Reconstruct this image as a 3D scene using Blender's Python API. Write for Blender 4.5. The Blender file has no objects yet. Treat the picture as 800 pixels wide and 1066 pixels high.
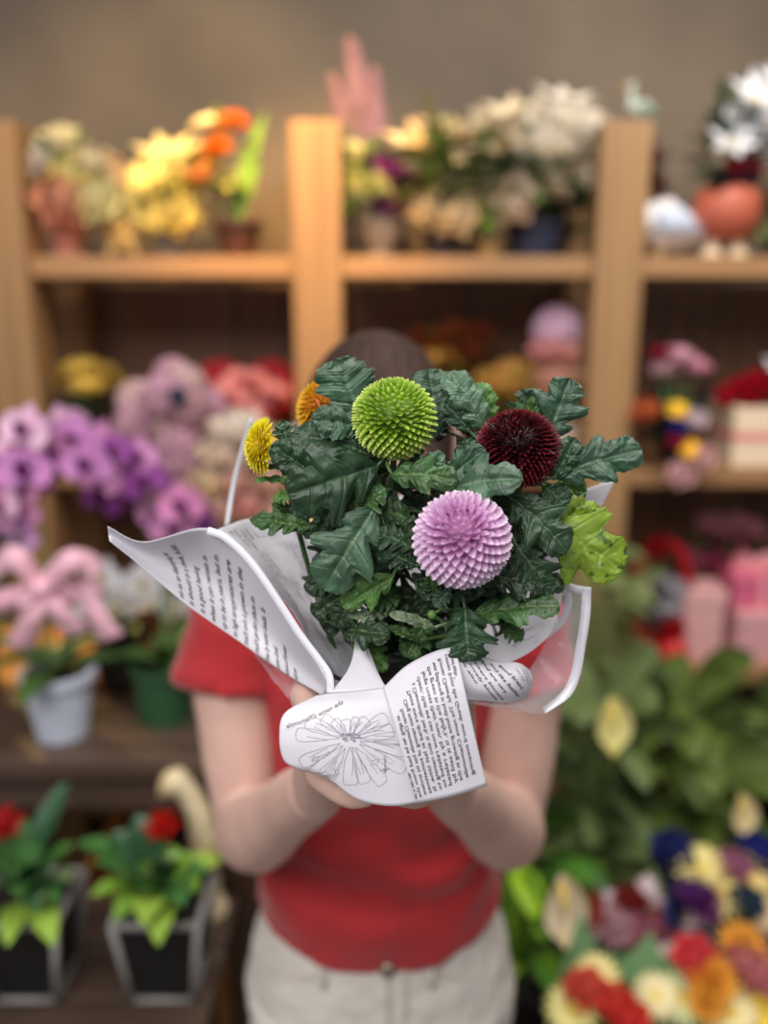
import bpy, bmesh, math, random
from mathutils import Vector, Matrix, noise
sin, cos, pi = math.sin, math.cos, math.pi
rnd = random.Random(7)
sc = bpy.context.scene
col = sc.collection

# ---------------------------------------------------------------- camera, world, lights, exposure
F = 900.0; PITCH = math.radians(14); CZ = 1.6
CP, SP = cos(PITCH), sin(PITCH)
cd = bpy.data.cameras.new('camera'); cam = bpy.data.objects.new('camera', cd); col.objects.link(cam)
cam.location = (0, 0, CZ); cam.rotation_euler = (pi/2 - PITCH, 0, 0)
cd.sensor_fit = 'VERTICAL'; cd.sensor_height = 36; cd.lens = 36*F/1066
cd.clip_start = 0.02
cd.dof.use_dof = True; cd.dof.focus_distance = 0.49; cd.dof.aperture_fstop = 2.3
sc.camera = cam
sc.view_settings.view_transform = 'Standard'; sc.view_settings.look = 'None'
sc.view_settings.gamma = 1; sc.view_settings.exposure = 0.0
sc.view_settings.use_curve_mapping = False
sc.cycles.use_denoising = True
sc.cycles.max_bounces = 8; sc.cycles.transparent_max_bounces = 24

def lin(c):
    c = [x/255 for x in c]
    return tuple((x/12.92 if x <= .04045 else ((x+.055)/1.055)**2.4) for x in c) + (1,)

w = bpy.data.worlds.new('world'); sc.world = w; w.use_nodes = True
w.node_tree.nodes['Background'].inputs[0].default_value = (0.95, 0.97, 1.0, 1)
w.node_tree.nodes['Background'].inputs[1].default_value = 0.30

def area(name, loc, target, size, power, color):
    ld = bpy.data.lights.new(name, 'AREA'); ld.shape = 'RECTANGLE'; ld.size, ld.size_y = size
    ld.energy = power; ld.color = color
    o = bpy.data.objects.new(name, ld); col.objects.link(o); o.location = loc
    o.rotation_euler = (Vector(target)-Vector(loc)).to_track_quat('-Z', 'Y').to_euler(); return o
def spot(name, loc, target, power, color, ang=60, r=.05, blend=.8):
    ld = bpy.data.lights.new(name, 'SPOT'); ld.energy = power; ld.color = color
    ld.spot_size = math.radians(ang); ld.spot_blend = blend; ld.shadow_soft_size = r
    o = bpy.data.objects.new(name, ld); col.objects.link(o); o.location = loc
    o.rotation_euler = (Vector(target)-Vector(loc)).to_track_quat('-Z', 'Y').to_euler(); return o
area('shopfront_daylight', (-0.9, -1.3, 3.3), (0, .7, 1.2), (2.2, 1.4), 88, (1, .98, .96))
area('overhead_light', (1.0, 0.9, 3.2), (.75, 1.3, .6), (.9, .7), 24, (1, .97, .93))  # added lamp to lighten the bouquets, no fitting seen there
area('overhead_light', (0.3, 0.75, 3.3), (0.1, .8, 1), (1.4, .7), 22, (1, .97, .93))
spot('shelf_spot_center', (-.18, 1.55, 2.75), (-.2, 2.3, 1.9), 170, (1, .56, .15), 48)
spot('shelf_spot_left', (-.55, 1.5, 2.8), (-.6, 2.5, 1.95), 52, (1, .70, .34), 62)
spot('shelf_spot_right', (.95, 1.4, 2.8), (.6, 2.4, 1.9), 38, (1, .86, .70), 78)
spot('added_table_spot', (-1.3, 2.3, 1.5), (-.5, 1.75, .72), 26, (1, .62, .2), 60, .03)  # added warm lamp, fixture unseen, for the sunlit orange patches on the table
spot('added_bench_spot', (-.1, 1.9, 1.5), (-.42, 1.35, .35), 14, (1, .66, .25), 45, .03)  # added warm lamp, fixture unseen, for the orange patches low by the bench

# ---------------------------------------------------------------- helpers
def P(px, py, Y):
    """point of the place that lies at distance Y in front of the camera wall-wards, seen at px,py"""
    a = (px-400)/F; b = (533-py)/F
    dy = CP + b*SP; dz = -SP + b*CP
    t = Y/dy
    return Vector((a*t, Y, CZ + dz*t))
def PZ(px, Y, z):
    d = Y*CP - (z-CZ)*SP
    return Vector(((px-400)*d/F, Y, z))
def ppm(Y, z):                     # pixels per metre
    return F/(Y*CP - (z-CZ)*SP)

def tag(o, label=None, cat=None, group=None, kind=None):
    if label: o['label'] = label
    if cat: o['category'] = cat
    if group: o['group'] = group
    if kind: o['kind'] = kind
    return o
def empty(name, loc, label=None, cat=None, group=None):
    o = bpy.data.objects.new(name, None); col.objects.link(o); o.location = loc; o.empty_display_size = .05
    return tag(o, label, cat, group)
def link(name, me, mats=(), parent=None, loc=None, world=True, smooth=True):
    o = bpy.data.objects.new(name, me); col.objects.link(o)
    for m in (mats if isinstance(mats, (list, tuple)) else [mats]):
        if m and m.name not in [x.name for x in me.materials if x]: me.materials.append(m)
    if loc is not None: o.location = loc
    if parent is not None:
        o.parent = parent
        if world:
            bpy_par_inv(o, parent)
    return o
def chain_loc(p):
    v = Vector((0, 0, 0))
    while p is not None: v = v + p.location + p.matrix_parent_inverse.translation; p = p.parent
    return v
def bpy_par_inv(o, parent):        # parents here are never rotated or scaled: keep world coordinates
    o.matrix_parent_inverse = Matrix.Translation(-chain_loc(parent))
def mesh_from(name, verts, faces, smooth=True):
    me = bpy.data.meshes.new(name); me.from_pydata([tuple(v) for v in verts], [], faces); me.update()
    if smooth: me.polygons.foreach_set('use_smooth', [True]*len(me.polygons))
    return me
def fattr(me, name, vals):
    a = me.attributes.new(name, 'FLOAT', 'POINT'); a.data.foreach_set('value', vals)

class MB:
    def __init__(s): s.v = []; s.f = []; s.m = []
    def add(s, vs, fs, mi=0):
        n = len(s.v); s.v += [Vector(v) for v in vs]; s.f += [tuple(i+n for i in f) for f in fs]; s.m += [mi]*len(fs)
    def box(s, lo, hi, mi=0, M=None):
        x0, y0, z0 = lo; x1, y1, z1 = hi
        vs = [Vector(p) for p in [(x0,y0,z0),(x1,y0,z0),(x1,y1,z0),(x0,y1,z0),(x0,y0,z1),(x1,y0,z1),(x1,y1,z1),(x0,y1,z1)]]
        if M: vs = [M @ v for v in vs]
        s.add(vs, [(0,3,2,1),(4,5,6,7),(0,1,5,4),(1,2,6,5),(2,3,7,6),(3,0,4,7)], mi)
    def tube(s, pts, rad, seg=8, mi=0, caps=True, flat=1.0, up=None):
        pts = [Vector(p) for p in pts]; n = len(pts)
        if not isinstance(rad, (list, tuple)): rad = [rad]*n
        vs = []; fs = []; ref = Vector(up) if up else None
        t0 = (pts[1]-pts[0]).normalized()
        if ref is None: ref = Vector((0,0,1)) if abs(t0.z) < .9 else Vector((1,0,0))
        a = t0.cross(ref).normalized()
        for i in range(n):
            t = (pts[min(i+1,n-1)]-pts[max(i-1,0)])
            t = t.normalized() if t.length > 1e-9 else t0
            a = (a - t*a.dot(t)); a = a.normalized() if a.length > 1e-6 else t.orthogonal().normalized()
            b = t.cross(a)
            for k in range(seg):
                q = 2*pi*k/seg
                vs.append(pts[i] + a*cos(q)*rad[i] + b*sin(q)*rad[i]*flat)
        for i in range(n-1):
            for k in range(seg):
                k2 = (k+1) % seg
                fs.append((i*seg+k, i*seg+k2, (i+1)*seg+k2, (i+1)*seg+k))
        if caps:
            fs.append(tuple(reversed(range(seg)))); fs.append(tuple((n-1)*seg+k for k in range(seg)))
        s.add(vs, fs, mi)
    def lathe(s, prof, c=(0,0,0), seg=28, mi=0, caps=True):
        c = Vector(c); vs = []; fs = []; n = len(prof)
        for r, z in prof:
            for k in range(seg):
                q = 2*pi*k/seg; vs.append(c + Vector((r*cos(q), r*sin(q), z)))
        for i in range(n-1):
            for k in range(seg):
                k2 = (k+1) % seg; fs.append((i*seg+k, i*seg+k2, (i+1)*seg+k2, (i+1)*seg+k))
        if caps:
            fs.append(tuple(reversed(range(seg)))); fs.append(tuple((n-1)*seg+k for k in range(seg)))
        s.add(vs, fs, mi)
    def loft(s, rings, seg=28, mi=0):      # rings: (z, cx, cy, rx, ry)
        vs = []; fs = []; n = len(rings)
        for z, cx, cy, rx, ry in rings:
            for k in range(seg):
                q = 2*pi*k/seg; e = .85
                cc, ss = cos(q), sin(q)
                vs.append(Vector((cx + rx*math.copysign(abs(cc)**e, cc), cy + ry*math.copysign(abs(ss)**e, ss), z)))
        for i in range(n-1):
            for k in range(seg):
                k2 = (k+1) % seg; fs.append((i*seg+k, i*seg+k2, (i+1)*seg+k2, (i+1)*seg+k))
        fs.append(tuple(reversed(range(seg)))); fs.append(tuple((n-1)*seg+k for k in range(seg)))
        s.add(vs, fs, mi)
    def ball(s, c, r, seg=16, mi=0, sc_=(1,1,1)):
        prof = [(max(1e-4, sin(pi*i/10)), -cos(pi*i/10)) for i in range(11)]
        c = Vector(c); vs = []; fs = []
        for rr, z in prof:
            for k in range(seg):
                q = 2*pi*k/seg; vs.append(c + Vector((rr*cos(q)*sc_[0], rr*sin(q)*sc_[1], z*sc_[2]))*r)
        for i in range(10):
            for k in range(seg):
                k2 = (k+1) % seg; fs.append((i*seg+k, i*seg+k2, (i+1)*seg+k2, (i+1)*seg+k))
        s.add(vs, fs, mi)
    def mesh(s, name, smooth=True):
        me = mesh_from(name, s.v, s.f, smooth)
        if any(s.m): me.polygons.foreach_set('material_index', s.m)
        return me
    def build(s, name, mats, parent=None, smooth=True, bevel=0):
        me = s.mesh(name, smooth)
        mats = mats if isinstance(mats, (list, tuple)) else [mats]
        for m in mats: me.materials.append(m)
        o = bpy.data.objects.new(name, me); col.objects.link(o)
        if parent is not None: o.parent = parent; bpy_par_inv(o, parent)
        if bevel:
            b = o.modifiers.new('bevel', 'BEVEL'); b.width = bevel; b.segments = 2; b.limit_method = 'ANGLE'
        return o

def remeshed(mb, name, voxel, smooth_it=2, fac=.5):
    """fuse everything in mb into one continuous surface"""
    me = mb.mesh(name+'_raw'); o = bpy.data.objects.new(name+'_raw', me); col.objects.link(o)
    r = o.modifiers.new('r', 'REMESH'); r.mode = 'VOXEL'; r.voxel_size = voxel; r.use_smooth_shade = True
    if smooth_it:
        q = o.modifiers.new('s', 'SMOOTH'); q.iterations = smooth_it; q.factor = fac
    dg = bpy.context.evaluated_depsgraph_get(); dg.update()
    out = bpy.data.meshes.new_from_object(o.evaluated_get(dg)); out.name = name
    bpy.data.objects.remove(o); bpy.data.meshes.remove(me)
    out.polygons.foreach_set('use_smooth', [True]*len(out.polygons))
    return out

# ---------------------------------------------------------------- materials
def mat(name, c, rough=.6, spec=.5, metal=0, noise_amt=0, noise_scale=20, c2=None, bump=0, bump_scale=60,
        sss=0, trans=0, alpha=1, sheen=0, coat=0, stretch=(1,1,1), subs_r=None):
    m = bpy.data.materials.new(name); m.use_nodes = True; nt = m.node_tree; N = nt.nodes; L = nt.links
    b = N['Principled BSDF']; b.inputs['Base Color'].default_value = lin(c)
    b.inputs['Roughness'].default_value = rough; b.inputs['Specular IOR Level'].default_value = spec
    b.inputs['Metallic'].default_value = metal; b.inputs['Alpha'].default_value = alpha
    b.inputs['Sheen Weight'].default_value = sheen; b.inputs['Coat Weight'].default_value = coat
    if sss:
        b.inputs['Subsurface Weight'].default_value = sss; b.inputs['Subsurface Scale'].default_value = .01
    if trans: b.inputs['Transmission Weight'].default_value = trans
    tc = N.new('ShaderNodeTexCoord'); mp = N.new('ShaderNodeMapping'); mp.inputs['Scale'].default_value = stretch
    L.new(tc.outputs['Object'], mp.inputs['Vector'])
    if noise_amt or c2:
        n = N.new('ShaderNodeTexNoise'); n.inputs['Scale'].default_value = noise_scale; n.inputs['Detail'].default_value = 5
        L.new(mp.outputs[0], n.inputs['Vector'])
        r = N.new('ShaderNodeValToRGB'); r.color_ramp.elements[0].position = .3; r.color_ramp.elements[1].position = .7
        c2 = c2 or tuple(max(0, x*(1-noise_amt)) for x in c)
        r.color_ramp.elements[0].color = lin(c2); r.color_ramp.elements[1].color = lin(c)
        L.new(n.outputs['Fac'], r.inputs[0]); L.new(r.outputs[0], b.inputs['Base Color'])
    if bump:
        n2 = N.new('ShaderNodeTexNoise'); n2.inputs['Scale'].default_value = bump_scale; n2.inputs['Detail'].default_value = 4
        L.new(mp.outputs[0], n2.inputs['Vector'])
        bp = N.new('ShaderNodeBump'); bp.inputs['Strength'].default_value = bump; bp.inputs['Distance'].default_value = .002
        L.new(n2.outputs['Fac'], bp.inputs['Height']); L.new(bp.outputs[0], b.inputs['Normal'])
    return m
_mc = {}
def M(c, **k):
    key = (tuple(c), tuple(sorted(k.items())))
    if key not in _mc: _mc[key] = mat('colour_%d_%d_%d' % tuple(c), c, **k)
    return _mc[key]
def wood(name, c, c2, sc_=3, rough=.55, vertical=True):
    st = (9, 9, .6) if vertical else (.6, 9, 9)
    return mat(name, c, rough=rough, c2=c2, noise_scale=sc_, stretch=st, bump=.15, bump_scale=12)
pine = wood('pine_wood', (164, 126, 84), (140, 104, 66))
pine_h = wood('pine_board', (170, 128, 86), (144, 104, 66), vertical=False)
dark_wood = wood('dark_table_wood', (92, 72, 60), (62, 46, 38), vertical=False, rough=.5)
dark_wood_v = wood('dark_wood_upright', (84, 60, 44), (56, 38, 28))
sunlit_wood = wood('sun_tinted_wood', (216, 150, 78), (188, 120, 54), vertical=False, rough=.45)  # warm sunlight is put into this orange wood colour
plaster = mat('taupe_plaster', (122, 107, 90), rough=.9, c2=(98, 86, 74), noise_scale=2.2, bump=.4, bump_scale=18)
back_panel = wood('brown_backboard', (128, 92, 66), (92, 64, 46))
floor_m = mat('floor_stone', (104, 92, 84), rough=.6, c2=(84, 74, 68), noise_scale=4)

def leaf_mat(name, top, vein, under, rough=.44, spots=None, tr=.07, bump=.6):
    m = bpy.data.materials.new(name); m.use_nodes = True; nt = m.node_tree; N = nt.nodes; L = nt.links
    b = N['Principled BSDF']; b.inputs['Roughness'].default_value = rough
    b.inputs['Specular IOR Level'].default_value = .45
    b.inputs['Sheen Weight'].default_value = .06; b.inputs['Sheen Roughness'].default_value = .4
    tc = N.new('ShaderNodeTexCoord')
    n = N.new('ShaderNodeTexNoise'); n.inputs['Scale'].default_value = 55; n.inputs['Detail'].default_value = 6
    L.new(tc.outputs['Object'], n.inputs['Vector'])
    r = N.new('ShaderNodeValToRGB'); r.color_ramp.elements[0].position = .32; r.color_ramp.elements[1].position = .72
    r.color_ramp.elements[0].color = lin(tuple(x*.8 for x in top)); r.color_ramp.elements[1].color = lin(tuple(min(255, x*1.12+4) for x in top))
    L.new(n.outputs['Fac'], r.inputs[0])
    at = N.new('ShaderNodeAttribute'); at.attribute_name = 'vein'
    mx = N.new('ShaderNodeMixRGB'); mx.inputs[2].default_value = lin(vein)
    L.new(at.outputs['Fac'], mx.inputs[0]); L.new(r.outputs[0], mx.inputs[1])
    last = mx
    if spots:
        n3 = N.new('ShaderNodeTexNoise'); n3.inputs['Scale'].default_value = 160; n3.inputs['Detail'].default_value = 3
        L.new(tc.outputs['Object'], n3.inputs['Vector'])
        r3 = N.new('ShaderNodeValToRGB'); r3.color_ramp.elements[0].position = .36; r3.color_ramp.elements[1].position = .46
        L.new(n3.outputs['Fac'], r3.inputs[0])
        m3 = N.new('ShaderNodeMixRGB'); m3.inputs[1].default_value = lin(spots); L.new(r3.outputs[0], m3.inputs[0]); L.new(mx.outputs[0], m3.inputs[2])
        last = m3
    ge = N.new('ShaderNodeNewGeometry'); mu = N.new('ShaderNodeMixRGB'); mu.inputs[2].default_value = lin(under)
    L.new(ge.outputs['Backfacing'], mu.inputs[0]); L.new(last.outputs[0], mu.inputs[1]); L.new(mu.outputs[0], b.inputs['Base Color'])
    n2 = N.new('ShaderNodeTexNoise'); n2.inputs['Scale'].default_value = 420; n2.inputs['Detail'].default_value = 3
    L.new(tc.outputs['Object'], n2.inputs['Vector'])
    bp = N.new('ShaderNodeBump'); bp.inputs['Strength'].default_value = bump; bp.inputs['Distance'].default_value = .0006
    L.new(n2.outputs['Fac'], bp.inputs['Height']); L.new(bp.outputs[0], b.inputs['Normal'])
    out = N['Material Output']; td = N.new('ShaderNodeBsdfTranslucent'); td.inputs[0].default_value = lin(tuple(min(255, x*1.3+20) for x in top))
    ms = N.new('ShaderNodeMixShader'); ms.inputs[0].default_value = tr
    L.new(b.outputs[0], ms.inputs[1]); L.new(td.outputs[0], ms.inputs[2]); L.new(ms.outputs[0], out.inputs[0])
    return m
LM = {
 'dark': leaf_mat('leaf_dark_green', (32, 60, 34), (84, 112, 76), (74, 100, 78)),
 'blue': leaf_mat('leaf_blue_green', (44, 74, 52), (96, 122, 94), (84, 110, 92)),
 'grey': leaf_mat('leaf_grey_green', (60, 90, 66), (112, 136, 102), (96, 122, 98)),
 'mid': leaf_mat('leaf_mid_green', (50, 84, 38), (104, 130, 66), (88, 120, 74)),
 'light': leaf_mat('leaf_light_green', (82, 124, 56), (128, 158, 88), (112, 142, 84)),
 'lime': leaf_mat('leaf_lime_green', (116, 142, 34), (150, 170, 66), (140, 168, 70), spots=(52, 84, 24)),
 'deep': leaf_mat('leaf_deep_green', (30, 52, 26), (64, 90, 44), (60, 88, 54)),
 'under': leaf_mat('leaf_pale_underside', (104, 122, 92), (134, 150, 116), (104, 122, 92)),
}
def petal_mat(name, base, tip, rough=.5, tr=.2):
    m = bpy.data.materials.new(name); m.use_nodes = True; nt = m.node_tree; N = nt.nodes; L = nt.links
    b = N['Principled BSDF']; b.inputs['Roughness'].default_value = rough; b.inputs['Specular IOR Level'].default_value = .3
    at = N.new('ShaderNodeAttribute'); at.attribute_name = 'tip'
    r = N.new('ShaderNodeValToRGB'); r.color_ramp.elements[0].color = lin(base); r.color_ramp.elements[1].color = lin(tip)
    r.color_ramp.elements[0].position = .25; r.color_ramp.elements[1].position = .95
    L.new(at.outputs['Fac'], r.inputs[0]); L.new(r.outputs[0], b.inputs['Base Color'])
    td = N.new('ShaderNodeBsdfTranslucent'); L.new(r.outputs[0], td.inputs[0])
    ms = N.new('ShaderNodeMixShader'); ms.inputs[0].default_value = tr
    L.new(b.outputs[0], ms.inputs[1]); L.new(td.outputs[0], ms.inputs[2]); L.new(ms.outputs[0], N['Material Output'].inputs[0])
    return m
stem_m = mat('flower_stem', (58, 92, 44), rough=.5, noise_amt=.3, noise_scale=60)
black_plastic = mat('black_plastic', (16, 16, 17), rough=.4)
soil_m = mat('potting_soil', (34, 26, 20), rough=.95, noise_amt=.4, noise_scale=120, bump=1, bump_scale=200)

# ---------------------------------------------------------------- setting
def struct(name, mb, m, **k):
    o = mb.build(name, m, smooth=False, **k); o['kind'] = 'structure'; return o
b = MB(); b.box((-2.2, -.8, -.1), (2.4, 2.9, 0)); struct('floor', b, floor_m)
b = MB(); b.box((-2.2, 2.72, 0), (2.4, 2.84, 3.4)); struct('wall_back', b, plaster)
b = MB(); b.box((-2.32, .6, 0), (-2.2, 2.84, 3.4)); struct('wall_left', b, plaster)
b = MB(); b.box((2.4, .6, 0), (2.52, 2.84, 3.4)); struct('wall_right', b, plaster)

# wooden shelf rack along the back wall
SY = 2.2
ZS1 = P(400, 267, SY).z; ZS2 = P(400, 489, SY).z; ZS3 = P(400, 696, SY).z
rack = empty('wooden_shelf_rack', (.2, SY+.2, 0), 'tall pine shelf rack with thick square posts along the taupe wall', 'shelf rack')
posts = [-1.68, -.925, -.163, .572, 1.33]
for x in posts:
    b = MB(); b.box((x-.059, SY-.02, 0), (x+.059, SY+.10, 2.0)); b.build('post', pine, rack, False, .004)
    b = MB(); b.box((x-.045, SY+.40, 0), (x+.045, SY+.48, 2.0)); b.build('rear_post', pine, rack, False, .004)
for zt, th in ((ZS1, .05), (ZS2, .045), (ZS3, .045), (.2, .045)):
    for x0, x1 in zip(posts[:-1], posts[1:]):
        b = MB(); b.box((x0+.058, SY, zt-th), (x1-.058, SY+.42, zt)); b.build('shelf_board', pine_h, rack, False, .004)
for x0, x1 in zip(posts[:-1], posts[1:]):
    b = MB(); b.box((x0-.02, SY+.482, .15), (x1-.02, SY+.5, ZS1-.06)); b.build('back_panel', back_panel, rack, False)

# display table, left, with the orchid pots
TZ = P(100, 786, 1.36).z
tb = empty('display_table', (-.85, 1.7, 0), 'dark wooden display table carrying the orchid pots', 'table')
for k in range(4):
    b = MB(); b.box((-1.6, 1.34+k*.165, TZ-.035), (-.22, 1.34+k*.165+.16, TZ)); b.build('table_plank', dark_wood, tb, False, .003)
b = MB(); b.box((-1.58, 1.37, TZ-.11), (-.24, 1.40, TZ-.036)); b.build('apron', dark_wood, tb, False)
for x in (-1.55, -.93, -.30):
    for y in (1.40, 1.93):
        b = MB(); b.box((x, y, 0), (x+.07, y+.06, TZ-.036)); b.build('leg', dark_wood_v, tb, False, .003)
# low bench in front
BZ = P(100, 1046, 1.12).z
bn = empty('low_bench', (-.85, 1.3, 0), 'low weathered plank bench holding the black square planters', 'bench')
for k in range(3):
    b = MB(); b.box((-1.35, 1.01+k*.122, BZ-.03), (-.27, 1.01+k*.122+.117, BZ)); b.build('bench_plank', dark_wood, bn, False, .003)
for x in (-1.3, -.36):
    b = MB(); b.box((x, 1.04, 0), (x+.05, 1.35, BZ-.03)); b.build('leg', dark_wood_v, bn, False, .003)

# crate and board added for sunlit orange patches, warm light put into their colour
def crate(lo, hi, label):
    r = empty('wooden_crate', ((lo[0]+hi[0])/2, (lo[1]+hi[1])/2, lo[2]), label, 'crate', None)
    n = 4; h = (hi[2]-lo[2])/n
    for k in range(n):
        z = lo[2]+k*h
        b = MB(); b.box((lo[0], lo[1], z+.006), (hi[0], lo[1]+.012, z+h-.006)); b.build('slat', sunlit_wood, r, False, .002)
        b = MB(); b.box((hi[0]-.012, lo[1]+.013, z+.006), (hi[0], hi[1]-.013, z+h-.006)); b.build('slat', sunlit_wood, r, False, .002)
        b = MB(); b.box((lo[0], lo[1]+.013, z+.006), (lo[0]+.012, hi[1]-.013, z+h-.006)); b.build('slat', sunlit_wood, r, False, .002)
    b = MB(); b.box((lo[0], lo[1], lo[2]), (hi[0], hi[1], lo[2]+.01)); b.build('base_board', sunlit_wood, r, False)
crate((-.62, 1.46, 0), (-.30, 1.80, .46), 'slatted crate on the floor under the table, sunlit orange in its colour')
b = MB(); b.box((-1.25, 1.62, TZ+.001), (-.30, 1.90, TZ+.022))  # board added to carry a sunlit orange patch
tag(b.build('sunlit_patch_board', sunlit_wood, None, False, .004), 'wooden board with sunlit orange in its colour, on the dark table under the pots', 'board')

# ---------------------------------------------------------------- generic flower meshes for the blurred shop behind
def petal_grid(L, W, cup, bend, n=5, m=4, tipw=.35, notch=0):
    vs = []; fs = []
    for i in range(n+1):
        s = i/n; wd = W*(sin(pi*min(1, s*.92+.06))**.7)*(1 if s < .7 else 1-(s-.7)*(1-tipw)/.3)
        for j in range(m+1):
            t = j/m*2-1
            vs.append(Vector((L*s - notch*L*(1-abs(t))*(1 if i == n else 0), wd*t*.5, cup*abs(t)**2*W + bend*L*s*s)))
    for i in range(n):
        for j in range(m):
            a = i*(m+1)+j; fs.append((a, a+m+1, a+m+2, a+1))
    return vs, fs
_fm = {}
def flower_mesh(kind, c, c2=(230, 200, 90)):
    key = (kind, tuple(c), tuple(c2))
    if key in _fm: return _fm[key]
    b = MB()
    def ring(n, L, W, cup, bend, elev, off, r0=0, z0=0, mi=0, tipw=.35):
        for k in range(n):
            q = 2*pi*k/n+off
            vs, fs = petal_grid(L, W, cup, bend, tipw=tipw)
            R = Matrix.Translation((r0*cos(q), r0*sin(q), z0)) @ Matrix.Rotation(q, 4, 'Z') @ Matrix.Rotation(-elev, 4, 'Y')
            b.add([R @ v for v in vs], fs, mi)
    if kind == 'rose':
        ring(6, .55, .55, .35, .1, .35, 0, .05, -.1, tipw=.7); ring(5, .5, .5, .45, .0, .8, .5, .04, -.05, tipw=.7)
        ring(5, .42, .42, .5, -.1, 1.15, .2, .03, 0, tipw=.7); ring(3, .4, .3, .6, -.1, 1.4, .8, .01, .05, tipw=.7)
    elif kind == 'daisy':
        ring(16, .5, .17, .2, -.05, .18, 0, .05); ring(16, .42, .15, .2, 0, .35, .2, .04, .02); b.ball((0,0,.04), .13, 10, 1, (1,1,.5))
    elif kind == 'mum':
        for k, (n, L, e) in enumerate(((14,.5,.1),(14,.46,.4),(12,.42,.7),(10,.38,1.0),(7,.34,1.3))): ring(n, L, .16, .3, .1, e, k*.3, .02, k*.02)
    elif kind == 'orchid':
        ring(2, .5, .62, .05, .06, .1, 0, .02, tipw=.8); ring(3, .48, .36, .08, -.1, .12, pi/2, .02, -.02); ring(3, .24, .2, .5, .4, .5, -pi/2-.4, .02, .03, 1)
    elif kind == 'lily':
        ring(6, .62, .24, .25, -.3, .75, 0, .03, tipw=.1); ring(4, .3, .04, .1, 0, 1.2, .3, .01, 0, 1)
    elif kind == 'hydrangea':
        n = 70
        for k in range(n):
            z = 1-2*(k+.5)/n*.85; q = k*2.39996; rr = math.sqrt(max(0, 1-z*z))
            d = Vector((rr*cos(q), rr*sin(q), z)); R = Matrix.Translation(d*.46) @ d.to_track_quat('Z', 'Y').to_matrix().to_4x4() @ Matrix.Rotation(k*1.3, 4, 'Z')
            for j in range(4):
                vs, fs = petal_grid(.16, .14, .3, .3, 2, 2, .8); R2 = R @ Matrix.Rotation(pi/2*j, 4, 'Z')
                b.add([R2 @ v for v in vs], fs, 0)
        b.ball((0,0,0), .42, 12, 1)
    elif kind == 'spray':
        n = 90
        for k in range(n):
            h = k/n; q = k*2.39996; r = .2*(1-h)**.7+.03
            R = Matrix.Translation((r*cos(q), r*sin(q), h*1.2-.3)) @ Vector((cos(q), sin(q), .5)).to_track_quat('Z', 'Y').to_matrix().to_4x4()
            for j in range(4):
                vs, fs = petal_grid(.1, .09, .2, .1, 2, 2, .8); R2 = R @ Matrix.Rotation(pi/2*j, 4, 'Z'); b.add([R2 @ v for v in vs], fs, 0)
        b.tube([(0,0,-.4), (0,0,.9)], .03, 6, 1)
    elif kind == 'spathe':
        vs, fs = petal_grid(1, .62, .35, -.15, 8, 6, .15); b.add([v - Vector((.2,0,0)) for v in vs], fs, 0)
        b.tube([(-.05,0,.02), (.1,0,.12), (.3,0,.2)], [.05,.05,.02], 8, 1)
    elif kind == 'bromeliad':
        for k, (n, L, e) in enumerate(((6,.5,.5),(6,.5,.9),(5,.5,1.2),(3,.5,1.45))): ring(n, L, .22, .35, .05, e, k*.5, .03, k*.04, tipw=.2)
    me = b.mesh(kind+'_flower'); me.materials.append(M(c, rough=.7, spec=.2)); me.materials.append(M(c2, rough=.7, spec=.2))
    _fm[key] = me; return me
def put_flower(kind, c, size, pos, face, parent, c2=(230, 200, 90), name=None, spin=None):
    me = flower_mesh(kind, c, c2)
    nm = name or {'rose': 'rose_bloom', 'daisy': 'daisy_bloom', 'mum': 'pompon_bloom', 'orchid': 'orchid_bloom', 'lily': 'lily_bloom',
                  'hydrangea': 'hydrangea_head', 'spray': 'flower_spike', 'spathe': 'spathe', 'bromeliad': 'bract_head'}[kind]
    o = bpy.data.objects.new(nm, me); col.objects.link(o)
    R = Vector(face).to_track_quat('Z', 'Y').to_matrix().to_4x4() @ Matrix.Rotation(rnd.random()*6 if spin is None else spin, 4, 'Z')
    o.parent = parent; o.location = Vector(pos) - chain_loc(parent)
    o.rotation_euler = R.to_euler(); o.scale = (size, size, size)
    return o
def blade(b, base, tip, W, droop=.2, mi=0, side=None, cup=.15, n=8):
    base, tip = Vector(base), Vector(tip); ax = tip-base; L = ax.length
    up = Vector((0, 0, 1)); s_ = ax.cross(up); s_ = s_.normalized() if s_.length > 1e-4 else Vector((1,0,0))
    if side is not None:
        s_ = Vector(side); s_ = (s_ - ax*s_.dot(ax)/ax.length_squared).normalized()
    nn = s_.cross(ax).normalized()
    vs = []; fs = []
    for i in range(n+1):
        s = i/n; wd = W*sin(pi*min(1, s*.93+.04))**.75
        c = base + ax*s + Vector((0,0,1))*droop*L*4*s*(1-s)
        for j in range(5):
            t = j/2-1; vs.append(c + s_*wd*t*.5 + nn*cup*W*abs(t))
    for i in range(n):
        for j in range(4):
            a = i*5+j; fs.append((a, a+5, a+6, a+1))
    b.add(vs, fs, mi)
def foliage(parent, center, rad, n, size, c, name='foliage', c2=None, low=-.3):
    b = MB()
    for k in range(n):
        d = Vector((rnd.gauss(0,1), rnd.gauss(0,1), rnd.gauss(0,1))).normalized(); d.z = max(d.z, low)
        r = rnd.uniform(.35, 1)
        p = Vector(center) + Vector((d.x*rad[0], d.y*rad[1], d.z*rad[2]))*r
        q = p + (d + Vector((rnd.uniform(-.5,.5), rnd.uniform(-.5,.5), rnd.uniform(-.3,.6)))).normalized()*size*rnd.uniform(.7,1.3)
        blade(b, p, q, size*rnd.uniform(.3,.5), .08, 1 if (c2 and rnd.random() < .4) else 0, n=4)
    return b.build(name, [M(c, rough=.6, spec=.2)] + ([M(c2, rough=.6, spec=.2)] if c2 else []), parent)
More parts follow.
